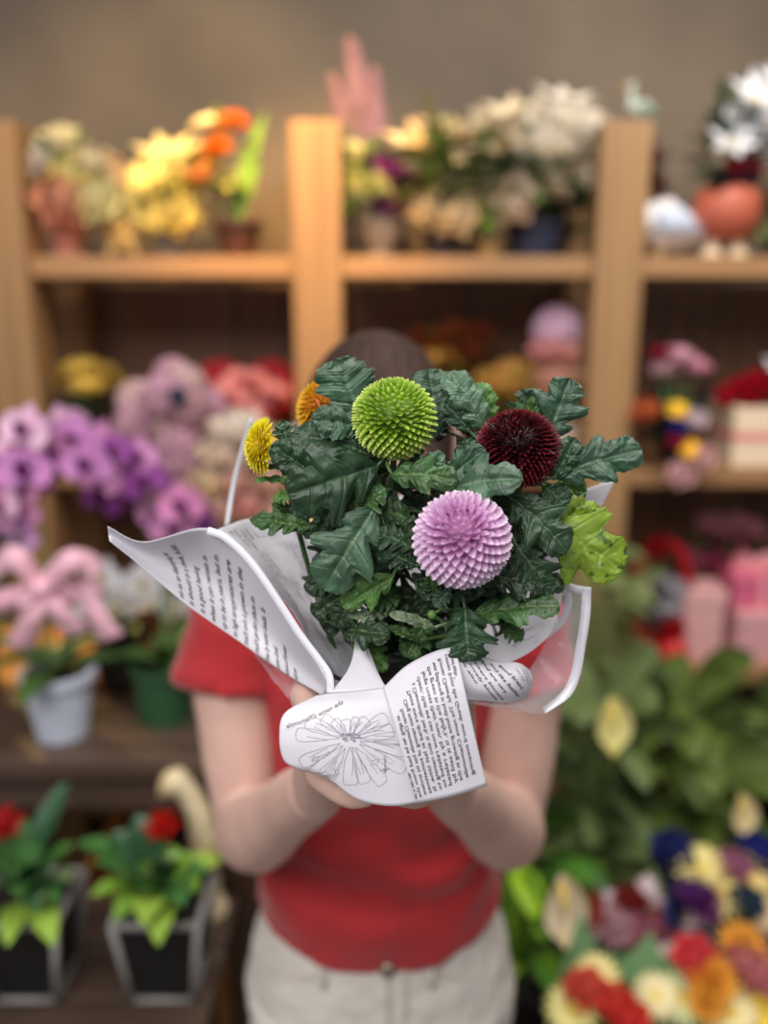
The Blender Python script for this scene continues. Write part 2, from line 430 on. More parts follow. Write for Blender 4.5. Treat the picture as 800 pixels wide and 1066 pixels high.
def pot(parent, base, r0, r1, h, c, name='pot', rim=.006, legs=0, style=None, soil=True, **k):
    b = MB(); m = M(c, **k) if k else M(c, rough=.5)
    if style == 'round':
        prof = [(r0*.6, 0)] + [(r0*.6 + (r1*1.0-r0*.6)*sin(pi*.5*t)**.8 if t < 1 else r1, h*.5*t) for t in (.1,.3,.5,.7,.9,1)] + [(r1*.97, h*.7), (r1*.85, h*.88), (r1*.7, h), (r1*.64, h), (r1*.6, h*.9)]
    elif style == 'cup':
        prof = [(r0*.8, 0), (r0, h*.03), (r0*.6, h*.15), (r0*.7, h*.25), (r1, h*.7), (r1*.95, h), (r1*.87, h), (r1*.85, h*.85)]
    else:
        prof = [(r0, 0), (r0+(r1-r0)*.9, h*.88), (r1+rim, h*.88), (r1+rim, h), (r1-.004, h), (r1-.006, h*.85)]
    b.lathe(prof, base, 32); o = b.build(name, m, parent, True)
    es = o.modifiers.new('e', 'EDGE_SPLIT'); es.split_angle = math.radians(40)
    if soil and style is None:
        b = MB(); b.lathe([(r1*.93, h*.84), (r1*.5, h*.87), (.001, h*.88)], base, 24, caps=False); b.build('soil', soil_m, parent)
    return o
def stems(parent, frm, tos, r=.003, c=(70, 100, 50), name='stems', bow=.15):
    b = MB(); frm = Vector(frm)
    for t in tos:
        t = Vector(t); mid = frm.lerp(t, .55) + Vector((rnd.uniform(-.1,.1), rnd.uniform(-.1,.1), bow))*(t-frm).length*.5
        pts = [frm*(1-s)**2 + mid*2*s*(1-s) + t*s*s for s in [i/6 for i in range(7)]]
        b.tube(pts, r, 5)
    return b.build(name, M(c, rough=.5), parent)

def arrangement(name, label, cat, px, Y, z, potspec, fl, fol=None, group=None, face_up=.25):
    """fl: list of (kind, colour, size m, px, py, dY[, centre colour]);  potspec: dict"""
    base = PZ(px, Y, z); r = empty(name, base, label, cat, group)
    pot(r, base, **potspec)
    h = potspec['h']; top = base + Vector((0, 0, h*.9)); ps = []
    for f in fl:
        kind, c, size, fx, fy, dY = f[:6]; size *= 1.22 if z == ZS1 and kind != 'spray' else 1; p = P(fx, fy, Y+dY); ps.append(p)
        face = (p-top)*1.2 + Vector((0, -.22, .05 + face_up*.3))
        o = put_flower(kind, c, size, p, face, r, *(f[6:7]))
    stems(r, top - Vector((0,0,h*.1)), ps)
    if fol:
        for (fx, fy, rx, rz, n, s, c, c2) in fol:
            foliage(r, P(fx, fy, Y), (rx, min(rx, .12), rz), n, s, c, c2=c2)
    return r

CREAM, WHT = (236, 222, 190), (236, 230, 224)
# ---- top shelf, left bay
Z = ZS1
def cluster(kind, c, size, cx, cy, rx, ry, n, dY=.05, c2=(230, 200, 90), jit=None):
    out = []
    for k in range(n):
        q = k*2.39996; r = math.sqrt((k+.5)/n)
        cc = tuple(max(0, min(255, x + rnd.uniform(-9, 9))) for x in c) if False else c
        out.append((kind, cc, size*rnd.uniform(.85, 1.15), cx + rx*r*cos(q), cy + ry*r*sin(q), rnd.uniform(-dY, dY), c2))
    return out
arrangement('flower_arrangement', 'peach and cream roses in a pink cup vase beside the star ornament', 'flower arrangement', 72, 2.32, Z,
    dict(r0=.05, r1=.062, h=.15, c=(206, 138, 118), style='cup'),
    [('rose', WHT, .11, 38, 175, .0), ('rose', (240, 226, 180), .10, 68, 155, .05), ('rose', CREAM, .11, 95, 180, .0), ('rose', (236, 226, 160), .10, 75, 187, -.04),
     ('rose', (232, 176, 150), .12, 66, 212, -.06), ('rose', (240, 234, 190), .11, 100, 212, -.05), ('rose', (240, 206, 160), .11, 118, 192, .02), ('daisy', (232, 214, 120), .09, 50, 148, .05)],
    [(70, 195, .13, .10, 60, .06, (120, 128, 72), (70, 84, 60))])
st = MB()
def star(b, c, R, r, th, M_=None):
    pts = []
    for k in range(10):
        q = pi/2 + k*pi/5; rr = R if k % 2 == 0 else r; pts.append(Vector((rr*cos(q), 0, rr*sin(q))))
    vs = [Vector((0, -th, 0)), Vector((0, th, 0))] + pts
    fs = []
    for k in range(10):
        a, d = 2+k, 2+(k+1) % 10; fs += [(0, d, a), (1, a, d)]
    b.add([Vector(c)+v for v in vs], fs)
c = PZ(128, 2.30, Z); star(st, c + Vector((0, 0, .062)), .075, .032, .02)
tag(st.build('star_ornament', M((214, 180, 112), rough=.5), None, False), 'tan star shaped ornament standing between the first two arrangements', 'ornament')
arrangement('flower_arrangement', 'pale yellow blooms in a small grey pot on the top shelf', 'flower arrangement', 180, 2.32, Z,
    dict(r0=.035, r1=.05, h=.085, c=(120, 112, 104)),
    cluster('daisy', (238, 222, 140), .10, 172, 208, 30, 26, 8) + [('rose', (240, 226, 150), .10, 182, 228, -.06), ('lily', (230, 214, 150), .13, 176, 172, .02), ('lily', (226, 212, 160), .12, 205, 185, .02)],
    [(178, 215, .10, .08, 50, .05, (150, 150, 70), (96, 110, 50))])
arrangement('flower_arrangement', 'orange and cream flowers with bright green blades in a dark brown bowl', 'flower arrangement', 249, 2.32, Z,
    dict(r0=.04, r1=.062, h=.09, c=(72, 42, 32)),
    [('mum', (232, 130, 36), .075, 243, 133, 0), ('mum', (232, 136, 36), .075, 226, 158, -.03), ('daisy', (240, 228, 180), .09, 222, 130, .04), ('daisy', (238, 226, 170), .09, 205, 160, .02),
     ('daisy', (236, 222, 150), .08, 204, 186, .0), ('rose', (226, 160, 90), .07, 212, 184, -.04), ('daisy', (232, 220, 190), .09, 238, 190, .03), ('daisy', (238, 226, 160), .08, 196, 208, 0)],
    [(225, 180, .09, .12, 40, .06, (140, 150, 70), (180, 180, 90))])
bl = MB(); tb0 = PZ(249, 2.32, Z+.09)
for (tx, ty) in ((276, 118), (268, 130), (258, 150), (270, 170), (246, 180)): blade(bl, tb0, P(tx, ty, 2.33), .022, .05, side=(1, 0, 0))
arr_roots = [o for o in bpy.data.objects if o.type == 'EMPTY' and o.get('label', '').startswith('orange and cream')]
bl.build('leaf_blades', M((120, 160, 50), rough=.5), arr_roots[0])
# ---- top shelf, centre bay
r = arrangement('flower_arrangement', 'tall lilac spike with cream and purple blooms in a grey stone urn', 'flower arrangement', 397, 2.33, Z,
    dict(r0=.04, r1=.055, h=.10, c=(150, 134, 116), style='cup'),
    [('spray', (150, 120, 138), .135, 373, 98, .05), ('spray', (146, 116, 136), .12, 391, 122, .05), ('spray', (148, 118, 130), .10, 356, 118, .05), ('spray', (150, 118, 134), .10, 380, 145, .05),
     ('mum', (236, 234, 170), .085, 362, 190, -.02), ('mum', (236, 236, 176), .09, 388, 196, -.05), ('mum', (230, 226, 180), .08, 366, 165, .02),
     ('mum', (150, 48, 140), .075, 404, 183, -.04), ('mum', (146, 44, 130), .07, 404, 212, -.05), ('mum', (150, 60, 146), .07, 416, 188, -.02), ('daisy', (222, 190, 90), .07, 424, 214, 0), ('mum', (150, 60, 140), .06, 392, 172, 0)],
    [(385, 200, .12, .11, 70, .06, (112, 140, 62), (70, 100, 48))])
arrangement('flower_arrangement', 'cream lilies with deep green foliage in a dark pot beside the urn', 'flower arrangement', 462, 2.32, Z,
    dict(r0=.045, r1=.06, h=.075, c=(44, 42, 50)),
    [('lily', (214, 196, 160), .15, 440, 160, .03), ('lily', (216, 196, 158), .15, 470, 155, .05), ('lily', (210, 190, 150), .14, 500, 165, .03), ('daisy', (214, 196, 160), .11, 428, 185, .02),
     ('rose', (230, 214, 180), .09, 448, 222, -.05), ('rose', (232, 212, 178), .10, 472, 230, -.06), ('rose', (230, 206, 170), .08, 486, 222, -.03), ('lily', (204, 186, 150), .14, 455, 180, .0), ('lily', (200, 184, 152), .13, 512, 150, .04)],
    [(465, 185, .15, .12, 110, .07, (84, 108, 52), (110, 112, 66)), (452, 200, .08, .08, 30, .06, (70, 104, 48), None)])
arrangement('flower_arrangement', 'large white blossom bush with glossy leaves in a navy blue pot', 'flower arrangement', 556, 2.33, Z,
    dict(r0=.06, r1=.075, h=.09, c=(34, 38, 60)),
    [('rose', (236, 214, 190), .12, 534, 216, -.06)] + cluster('rose', (238, 226, 206), .12, 580, 152, 40, 28, 9, .06) + cluster('lily', (222, 204, 172), .14, 535, 150, 26, 26, 5, .05)
      + [('rose', (226, 208, 180), .10, 610, 190, 0), ('rose', (220, 200, 170), .09, 575, 198, -.02), ('lily', (226, 214, 200), .13, 585, 118, .03)],
    [(560, 195, .17, .10, 120, .07, (72, 104, 50), (96, 104, 62)), (600, 225, .07, .07, 40, .06, (46, 66, 34), None)])
arrangement('potted_plant', 'small leafy green plant in a tan pot between the dark and navy pots', 'potted plant', 510, 2.30, Z,
    dict(r0=.032, r1=.04, h=.05, c=(150, 118, 74)), [('daisy', (220, 200, 140), .05, 505, 232, 0)],
    [(508, 232, .05, .05, 50, .05, (98, 146, 48), (120, 160, 60))])
# ---- top shelf, right bay
def goose(px, Y, z, s, label, c1, c2, c3):
    base = PZ(px, Y, z); r = empty('bird_figurine', base, label, 'figurine')
    b = MB()
    body = [Vector((-.02, 0, .045)), Vector((-.01, 0, .06)), Vector((.03, 0, .065)), Vector((.07, 0, .05)), Vector((.11, 0, .035))]
    b.tube([base+v*s for v in body], [.02*s, .042*s, .05*s, .036*s, .006*s], 14)
    b.tube([base+Vector(v)*s for v in ((-.015,0,.07), (-.03,0,.10), (-.03,0,.14), (-.025,0,.165))], [.03*s,.02*s,.015*s,.014*s], 12)
    b.ball(base+Vector((-.032,0,.17))*s, .022*s, 12)
    me = remeshed(b, 'body', .004*s/1.0, 2); link('body', me, [M(c1, rough=.5)], r)
    b = MB(); b.tube([base+Vector((-.05,0,.168))*s, base+Vector((-.08,0,.162))*s], [.009*s, .002*s], 8); b.build('beak', M((206, 140, 60)), r)
    for sy in (-1, 1):
        b = MB(); b.tube([base+Vector(v)*s for v in ((0,sy*.042,.07), (.04,sy*.05,.068), (.10,sy*.03,.045))], [.018*s,.026*s,.004*s], 10, flat=.4, up=(0,1,0)); b.build('wing', M(c2, rough=.5), r)
        b = MB(); b.tube([base+Vector((.02,sy*.018,.03))*s, base+Vector((.02,sy*.018,.0))*s], .007*s, 8); b.build('leg', M(c3), r)
        b = MB(); b.ball(base+Vector((-.04,sy*.018,.176))*s, .004*s, 8); b.build('eye', M((10,10,10)), r)
    return r
goose(673, 2.32, Z, 1.3, 'white and pale blue bird figure standing right of the right post', (226, 224, 226), (190, 200, 220), (206, 176, 130))
goose(662, 2.24, 2.0, .5, 'grey green bird ornament perched on top of the right post', (176, 186, 172), (130, 146, 130), (140, 100, 80))
rp = empty('footed_planter', PZ(752, 2.32, Z), 'round brick red planter on two cream feet filled with white flowers', 'planter')
bp_ = PZ(752, 2.32, Z)
b = MB(); b.lathe([(.03, .045), (.06, .05), (.082, .09), (.086, .12), (.078, .155), (.06, .175), (.05, .175), (.05, .16)], bp_, 32); b.build('bowl', M((176, 88, 66), rough=.55), rp)
for dx in (-.032, .032):
    b = MB(); b.lathe([(.026, 0), (.028, .012), (.014, .03), (.02, .055)], bp_ + Vector((dx, -.01, 0)), 16); b.build('foot', M((222, 200, 168)), rp)
fl = []
for (fx, fy, s) in ((764, 130, .13), (785, 110, .14), (800, 135, .14), (760, 155, .12), (788, 160, .12), (805, 95, .12), (812, 160, .13), (775, 140, .12)):
    fl.append(P(fx, fy, 2.33+rnd.uniform(-.04, .04))); put_flower('lily', (226, 226, 230), s, fl[-1], fl[-1]-bp_+Vector((0,-.3,0)), rp)
for (fx, fy, cc) in ((765, 178, (150, 36, 44)), (772, 188, (46, 40, 66)), (752, 190, (40, 44, 40)), (780, 178, (120, 40, 50))):
    fl.append(P(fx, fy, 2.28)); put_flower('rose', cc, .07, fl[-1], (0, -1, .4), rp)
stems(rp, bp_+Vector((0,0,.16)), fl)
foliage(rp, P(752, 165, 2.34), (.06, .05, .14), 50, .07, (50, 66, 40))
arrangement('potted_plant', 'dark green leafy plant at the right end of the top shelf', 'potted plant', 812, 2.38, Z,
    dict(r0=.04, r1=.05, h=.06, c=(60, 60, 50)), [('daisy', (120, 130, 90), .05, 795, 245, 0)], [(800, 235, .09, .06, 60, .06, (56, 84, 44), (80, 100, 60))])
arrangement('flower_arrangement', 'dark red drooping foliage in a slim brown pot behind the bird figure', 'flower arrangement', 672, 2.48, Z,
    dict(r0=.03, r1=.04, h=.12, c=(120, 86, 66)), [('mum', (110, 56, 50), .07, 676, 168, 0), ('mum', (100, 50, 46), .08, 674, 190, 0)], [(674, 190, .035, .10, 40, .06, (100, 58, 50), None)])

# ---- middle shelf, left bay
Z = ZS2
def bouquet(name, label, base, top_c, top_r, wrapc, fls, face=(0, -.6, .8), n_fold=9, wrap2=None, group=None, height=None, flare=1.25, wrough=.5):
    base, top_c = Vector(base), Vector(top_c); r = empty(name, base, label, 'bouquet', group)
    ax = (top_c-base); b = MB(); seg = 48; rows = 8; vs = []; fs = []
    t = ax.normalized(); a = t.orthogonal().normalized(); a = Vector((1,0,0)) - t*t.x; a.normalize(); c_ = t.cross(a)
    for i in range(rows+1):
        s = i/rows; rr = top_r*(.22 + .78*s**.8)
        for k in range(seg):
            q = 2*pi*k/seg; f = 1+.10*s*sin(n_fold*q) ; ext = .16*s**3*sin(n_fold*.5*q+1)*top_r*2
            vs.append(base + ax*s*1.0 + t*ext + (a*cos(q)+c_*sin(q))*rr*f*(flare if i == rows else 1))
    for i in range(rows):
        for k in range(seg):
            k2 = (k+1) % seg; fs.append((i*seg+k, i*seg+k2, (i+1)*seg+k2, (i+1)*seg+k))
    fs.append(tuple(range(seg))); b.add(vs, fs)
    wo = b.build('wrapping', M(wrapc, rough=wrough), r); so = wo.modifiers.new('s', 'SOLIDIFY'); so.thickness = .0015
    if wrap2:
        b = MB(); b.lathe([(.0,0)], (0,0,0), 3, caps=False) if False else None
        vs2 = [base + (v-base)*1.0 + t*.02*(1 if i >= seg*5 else 0) for i, v in enumerate(vs)]
        b = MB(); b.add([base + (v-base-ax*((v-base).dot(t)/ax.length))*.93 + ax*((v-base).dot(t)/ax.length)*1.08 for v in vs], fs[:-1]); o = b.build('inner_wrapping', M(wrap2, rough=.5), r)
        so = o.modifiers.new('s', 'SOLIDIFY'); so.thickness = .001
    for f in fls:
        kind, c, size, p = f[:4]; d = (Vector(p)-base).normalized()*.7 + Vector(face)*.6
        put_flower(kind, c, size, p, d, r, *(f[4:5]))
    b = MB()
    for f in fls: b.tube([base+ax*.15, base.lerp(Vector(f[3]), .6), f[3]], .003, 5)
    b.build('stems', M((70, 104, 52)), r)
    foliage(r, top_c - t*.02, (top_r*.75, top_r*.75, top_r*.3), 40, top_r*.5, (78, 112, 56), c2=(110, 140, 80))
    return r
def FP(kind, c, size, px, py, Y, *a): return (kind, c, size, P(px, py, Y), *a)
yb = 2.34
bouquet('bouquet', 'yellow and olive blooms wrapped in black paper on the middle shelf', PZ(88, yb, Z), P(85, 418, yb), .085, (16, 15, 16),
    [FP('daisy', (206, 170, 74), .10, 55, 402, yb), FP('daisy', (212, 178, 84), .11, 85, 385, yb), FP('mum', (190, 160, 76), .10, 108, 394, yb), FP('daisy', (200, 166, 80), .10, 92, 402, yb-.05), FP('mum', (160, 140, 70), .09, 122, 405, yb)])
bouquet('bouquet', 'pale pink rose bouquet backed by bright red paper on the middle shelf', PZ(252, yb, Z), P(255, 425, yb), .105, (176, 20, 34),
    [FP('rose', (226, 160, 166), .09, 236+16*i, 412+10*((i*7) % 3), yb-.05) for i in range(4)] + [FP('mum', (228, 170, 176), .09, 248, 398, yb), FP('mum', (228, 170, 176), .09, 266, 400, yb)])
hb = MB()    # red heart shaped gift box leaning at the back
def heart_prism(b, c, s, th, mi=0):
    pts = []
    for k in range(40):
        t = 2*pi*k/40; pts.append((16*sin(t)**3, 13*cos(t)-5*cos(2*t)-2*cos(3*t)-cos(4*t)))
    vs = [Vector(c)+Vector((x*s/16, -th/2, y*s/16)) for x, y in pts] + [Vector(c)+Vector((x*s/16, th/2, y*s/16)) for x, y in pts]
    n = 40; fs = [tuple(range(n)), tuple(reversed(range(n, 2*n)))] + [(k, k+n, (k+1) % n+n, (k+1) % n) for k in range(n)]
    b.add(vs, fs, mi)
ch = P(258, 425, 2.5); ch.z = Z+.155; heart_prism(hb, ch, .145, .05)
tag(hb.build('heart_gift_box', M((190, 18, 34), rough=.4), None, False, .004), 'red heart shaped gift box standing behind the pale pink bouquet', 'gift box')
# ---- middle shelf, centre bay
arrangement('flower_arrangement', 'muted orange and rust blooms in a brown pot behind the held plant', 'flower arrangement', 470, 2.42, Z,
    dict(r0=.04, r1=.055, h=.10, c=(90, 62, 44)),
    cluster('mum', (150, 72, 40), .10, 470, 358, 36, 14, 6) + [('daisy', (196, 132, 60), .10, 455, 372, -.03), ('daisy', (150, 110, 40), .09, 475, 378, 0)],
    [(470, 385, .12, .08, 60, .06, (88, 84, 40), (110, 90, 50))])
arrangement('flower_arrangement', 'soft yellow blooms in a tan pot behind the dark red flower', 'flower arrangement', 535, 2.32, Z,
    dict(r0=.04, r1=.055, h=.09, c=(150, 110, 70)),
    cluster('rose', (222, 172, 96), .09, 532, 400, 28, 16, 7) + [('rose', (228, 178, 120), .09, 565, 412, -.02)],
    [(530, 415, .10, .05, 50, .05, (130, 126, 56), None)])
arrangement('flower_arrangement', 'pink rose dome topped with a lilac bloom beside the right post', 'flower arrangement', 582, 2.34, Z,
    dict(r0=.05, r1=.06, h=.10, c=(226, 200, 180)),
    [('hydrangea', (222, 186, 206), .12, 580, 345, 0, (190, 150, 180)), ('rose', (226, 160, 160), .10, 570, 370, -.05), ('rose', (232, 172, 160), .10, 592, 372, -.05),
     ('rose', (238, 190, 168), .10, 575, 396, -.06), ('rose', (238, 200, 170), .10, 598, 392, -.04), ('rose', (226, 200, 180), .09, 604, 355, 0)],
    [(590, 380, .08, .09, 60, .05, (96, 112, 66), (130, 136, 90))])
# ---- middle shelf, right bay
hat = empty('flower_box', PZ(782, 2.30, Z), 'cream gift box with pink band and dome of red roses', 'flower box')
hb0 = PZ(790, 2.33, Z)
b = MB(); b.box(hb0+Vector((-.115, -.10, 0)), hb0+Vector((.115, .10, .155))); b.build('box', M((232, 208, 178), rough=.5), hat, False, .004)
b = MB(); b.box(hb0+Vector((-.1165, -.1015, .07)), hb0+Vector((.1165, .1015, .092))); b.build('ribbon_band', M((222, 130, 128), rough=.4), hat, False)
for k in range(26):
    q = k*2.39996; rr = math.sqrt((k+.5)/26)
    p = hb0 + Vector((.112*rr*cos(q), .09*rr*sin(q), .165 + .055*(1-rr*rr)))
    put_flower('rose', (176, 12, 38), .062, p, p-(hb0+Vector((0,0,.08)))+Vector((0,-.05,0)), hat)
put_flower('lily', (226, 222, 226), .09, hb0+Vector((.02, -.02, .24)), (0,-.5,1), hat)
bouquet('bouquet', 'mixed pink, yellow and blue bouquet wrapped in black beside the right post', PZ(700, 2.27, Z)+Vector((0,0,.001)), P(700, 420, 2.24), .075, (18, 16, 20),
    [FP('rose', (226, 170, 184), .085, 706, 376, 2.26), FP('rose', (222, 150, 170), .08, 724, 386, 2.26), FP('rose', (228, 180, 190), .08, 690, 388, 2.27), FP('daisy', (236, 190, 50), .06, 705, 428, 2.15),
     FP('rose', (46, 52, 150), .055, 706, 446, 2.14), FP('rose', (232, 214, 220), .07, 722, 440, 2.15), FP('rose', (190, 40, 90), .05, 704, 460, 2.14), FP('daisy', (236, 180, 40), .06, 718, 468, 2.13),
     FP('rose', (232, 190, 190), .08, 728, 478, 2.14), FP('rose', (236, 196, 196), .08, 708, 494, 2.14), FP('rose', (206, 110, 66), .085, 672, 432, 2.17), FP('rose', (150, 20, 50), .06, 686, 372, 2.25)])
# ---- lower shelf, right bay
Z = ZS3
def gift(cx, Y, z, w_, d_, h_, c, label, band=None, bow=None, rot=0):
    base = PZ(cx, Y, z); r = empty('gift_box', base, label, 'gift box')
    b = MB(); b.box(base+Vector((-w_/2, -d_/2, 0)), base+Vector((w_/2, d_/2, h_*.82))); b.build('box', M(c, rough=.45), r, False, .003)
    b = MB(); b.box(base+Vector((-w_/2-.004, -d_/2-.004, h_*.8)), base+Vector((w_/2+.004, d_/2+.004, h_))); b.build('lid', M(tuple(min(255, x*1.04) for x in c), rough=.45), r, False, .003)
    if band:
        b = MB(); b.box(base+Vector((-.012, -d_/2-.006, 0)), base+Vector((.012, d_/2+.006, h_+.002))); b.build('ribbon_band', M(band, rough=.4), r, False)
    if bow:
        b = MB(); t = base+Vector((0, 0, h_+.004))
        for sx in (-1, 1):
            pts = [t + Vector((sx*.05*sin(q)*1.0, 0, .02*(1-cos(q))*.9+.01)) for q in [i*pi/5 for i in range(6)]]
            b.tube([t + Vector((sx*v[0], 0, v[1])) for v in ((0,.01),(.03,.035),(.055,.03),(.05,.008),(.02,.004),(0,.01))], .008, 6, flat=2.2)
        b.ball(t+Vector((0,0,.014)), .014, 10); b.build('bow', M(bow, rough=.4), r)
    return r
gift(722, 2.30, Z, .11, .11, .21, (222, 168, 166), 'tall pale pink gift box on the lowest visible shelf', None)
gift(782, 2.30, Z, .15, .14, .15, (220, 162, 164), 'wide dusty pink gift box under the bow topped box', None)
gift(782, 2.33, Z+.151, .16, .14, .09, (206, 100, 130), 'magenta pink gift box with satin bow stacked on the wide box', (232, 150, 160), (236, 158, 164))
g = bouquet('bouquet', 'rosy bouquet in crimson and pink paper lying above the pink boxes', PZ(770, 2.42, Z+.242), P(745, 560, 2.40), .08, (150, 60, 86),
    [FP('rose', (170, 110, 120), .08, 740+14*i, 548+6*(i % 2), 2.35) for i in range(4)])
hoop = empty('wreath', PZ(688, 2.26, Z), 'red hoop wreath with grey white filling and red ball at its foot', 'wreath')
hc = PZ(682, 2.26, Z) + Vector((0, 0, .2)); b = MB()
b.tube([hc + Vector((.075*cos(q), 0, .145*sin(q))) for q in [2*pi*i/40 for i in range(41)]], .014, 10, caps=False); b.build('hoop', M((170, 16, 26), rough=.4), hoop)
b = MB(); b.ball(PZ(697, 2.24, Z)+Vector((0, -.02, .042)), .042, 20); b.build('red_ball', M((204, 26, 30), rough=.35), hoop)
for k in range(9):
    q = k*2.4; rr = .045*math.sqrt((k+.5)/9)
    put_flower('rose', ((176, 172, 180), (110, 96, 100), (206, 200, 206))[k % 3], .06, hc+Vector((rr*cos(q), -.01, 1.5*rr*sin(q)-.01)), (0,-1,.1), hoop)
put_flower('rose', (176, 20, 32), .08, hc+Vector((.03, -.02, -.095)), (0,-1,.2), hoop)
put_flower('rose', (160, 14, 26), .07, hc+Vector((-.03, -.02, .14)), (0,-1,.2), hoop)
b = MB(); b.lathe([(.05, 0), (.05, .012), (.015, .02), (.012, .062)], PZ(682, 2.26, Z), 20); b.build('stand', M((130, 20, 28)), hoop)

# ---- display table: orchids and pots
def orchid_plant(label, pots, spikes, cols, size, leafc=(62, 92, 40), bloom='orchid', leaves=6, c2=(120, 40, 110), name='potted_orchid'):
    px, Y, z, spec = pots; base = PZ(px, Y, z); r = empty(name, base, label, 'potted plant')
    pot(r, base, **spec); top = base + Vector((0, 0, spec['h']*.9))
    for k, pl in enumerate(spikes):
        b = MB(); pts = [top] + [P(x, y, yy) for (x, y, yy) in pl]
        # smooth
        sm = []
        for i in range(len(pts)-1):
            for s in (0, .33, .66):
                p0 = pts[max(i-1, 0)]; p1 = pts[i]; p2 = pts[i+1]; p3 = pts[min(i+2, len(pts)-1)]
                sm.append(.5*((2*p1)+(p2-p0)*s+(2*p0-5*p1+4*p2-p3)*s*s+(3*p1-p0-3*p2+p3)*s**3))
        sm.append(pts[-1]); b.tube(sm, .0035, 6); b.build('flower_stem', M((96, 116, 60)), r)
    for (x, y, yy, ci) in cols['b']:
        p = P(x, y, yy); put_flower(bloom, cols['c'][ci], size*rnd.uniform(.85, 1.15), p, (rnd.uniform(-.5,.5), -1, rnd.uniform(-.2,.4)), r, c2, spin=rnd.uniform(-.4,.4))
    for k in range(leaves):
        q = 2*pi*k/leaves + rnd.random(); L = rnd.uniform(.09, .15)
        b = MB(); blade(b, top, top + Vector((L*cos(q), L*sin(q), rnd.uniform(-.02, .08))), .05, .15); b.build('leaf', M(leafc, rough=.4), r)
    return r
lilac, lil2, pinkc = (222, 152, 194), (232, 184, 212), (226, 160, 190)
def blooms(cx, cy, rx, ry, n, Y, dY=.05, nc=3):
    out = []
    for k in range(n):
        q = k*2.39996; r = math.sqrt((k+.5)/n); out.append((cx+rx*r*cos(q), cy+ry*r*sin(q), Y+rnd.uniform(-dY, dY), k % nc))
    return out
orchid_plant('tall lilac orchid with pink bow in the pale grey white pot', (66, 1.44, TZ, dict(r0=.046, r1=.062, h=.125, c=(196, 202, 218))),
    [[(50, 640, 1.46), (45, 560, 1.48), (40, 480, 1.47), (60, 452, 1.45)], [(40, 650, 1.46), (20, 560, 1.46), (5, 500, 1.45)]],
    {'b': blooms(48, 472, 52, 34, 11, 1.45) + blooms(10, 510, 20, 40, 6, 1.45), 'c': [lilac, lil2, (200, 132, 190)]}, .085, leaves=7)
pr = [o for o in bpy.data.objects if o.get('label', '').startswith('tall lilac orchid')][0]
def ribbon_strip(b, pts, w_, side=(0, 0, 1), mi=0):
    pts = [Vector(p) for p in pts]; sm = []
    for i in range(len(pts)-1):
        for s in [k/5 for k in range(5)]:
            p0 = pts[max(i-1, 0)]; p1 = pts[i]; p2 = pts[i+1]; p3 = pts[min(i+2, len(pts)-1)]
            sm.append(.5*((2*p1)+(p2-p0)*s+(2*p0-5*p1+4*p2-p3)*s*s+(3*p1-p0-3*p2+p3)*s**3))
    sm.append(pts[-1]); vs = []; fs = []
    for i, p in enumerate(sm):
        t = (sm[min(i+1, len(sm)-1)]-sm[max(i-1, 0)]).normalized(); d = Vector(side) - t*t.dot(Vector(side)); d = d.normalized() if d.length > 1e-5 else t.orthogonal().normalized()
        ww = w_ if not isinstance(w_, (list, tuple)) else w_[0]+(w_[1]-w_[0])*i/(len(sm)-1)
        vs += [p+d*ww/2, p-d*ww/2]
    for i in range(len(sm)-1): fs.append((2*i, 2*i+1, 2*i+3, 2*i+2))
    b.add(vs, fs, mi)
satin = mat('pink_satin', (232, 176, 192), rough=.4, sheen=.3)
YB = 1.36
for pts, nm in (([(42, 612, YB), (15, 580, YB-.03), (-10, 600, YB), (-8, 625, YB), (42, 616, YB)], 'bow_loop'), ([(42, 612, YB), (70, 585, YB-.03), (98, 590, YB), (95, 612, YB), (42, 616, YB)], 'bow_loop'),
            ([(42, 614, YB), (34, 640, YB-.02), (20, 676, YB)], 'bow_tail'), ([(42, 614, YB), (60, 635, YB-.02), (82, 660, YB)], 'bow_tail'), ([(85, 600, YB), (100, 640, YB-.01), (118, 665, YB)], 'bow_tail'), ([(42, 614, YB), (18, 628, YB-.02), (-5, 640, YB)], 'bow_tail')):
    b = MB(); ribbon_strip(b, [P(*q) for q in pts], (.022, .045) if nm == 'bow_tail' else .038, (1, 0, .2) if nm == 'bow_tail' else (0, .35, 1)); o = b.build(nm, satin, pr)
    so = o.modifiers.new('s', 'SOLIDIFY'); so.thickness = .001
b = MB(); b.ball(P(42, 613, YB-.01), .016, 12, 0, (1.2, .8, 1)); b.build('bow_knot', satin, pr)
orchid_plant('purple and magenta orchid in the dark green pot behind the red sleeve', (173, 1.50, TZ+.0, dict(r0=.05, r1=.056, h=.115, c=(40, 78, 46))),
    [[(170, 640, 1.52), (165, 560, 1.55), (140, 490, 1.55)], [(175, 640, 1.52), (190, 570, 1.55), (200, 540, 1.55)]],
    {'b': blooms(118, 490, 36, 34, 9, 1.56, nc=2) + blooms(190, 540, 28, 22, 5, 1.53, nc=3), 'c': [(150, 74, 152), (206, 140, 186), (220, 140, 186)]}, .085, leaves=6)
orchid_plant('white orchid with drooping pale petals in the black pot behind', (128, 1.62, TZ+.022, dict(r0=.045, r1=.055, h=.11, c=(30, 24, 22))),
    [[(125, 640, 1.62), (115, 600, 1.62), (100, 590, 1.6)]],
    {'b': [(108, 600, 1.6, 0), (122, 630, 1.58, 1), (150, 605, 1.6, 0), (160, 625, 1.58, 0), (185, 632, 1.58, 1), (98, 635, 1.58, 1)], 'c': [(226, 224, 230), (214, 206, 206)]}, .085, leaves=5, c2=(226, 214, 170))
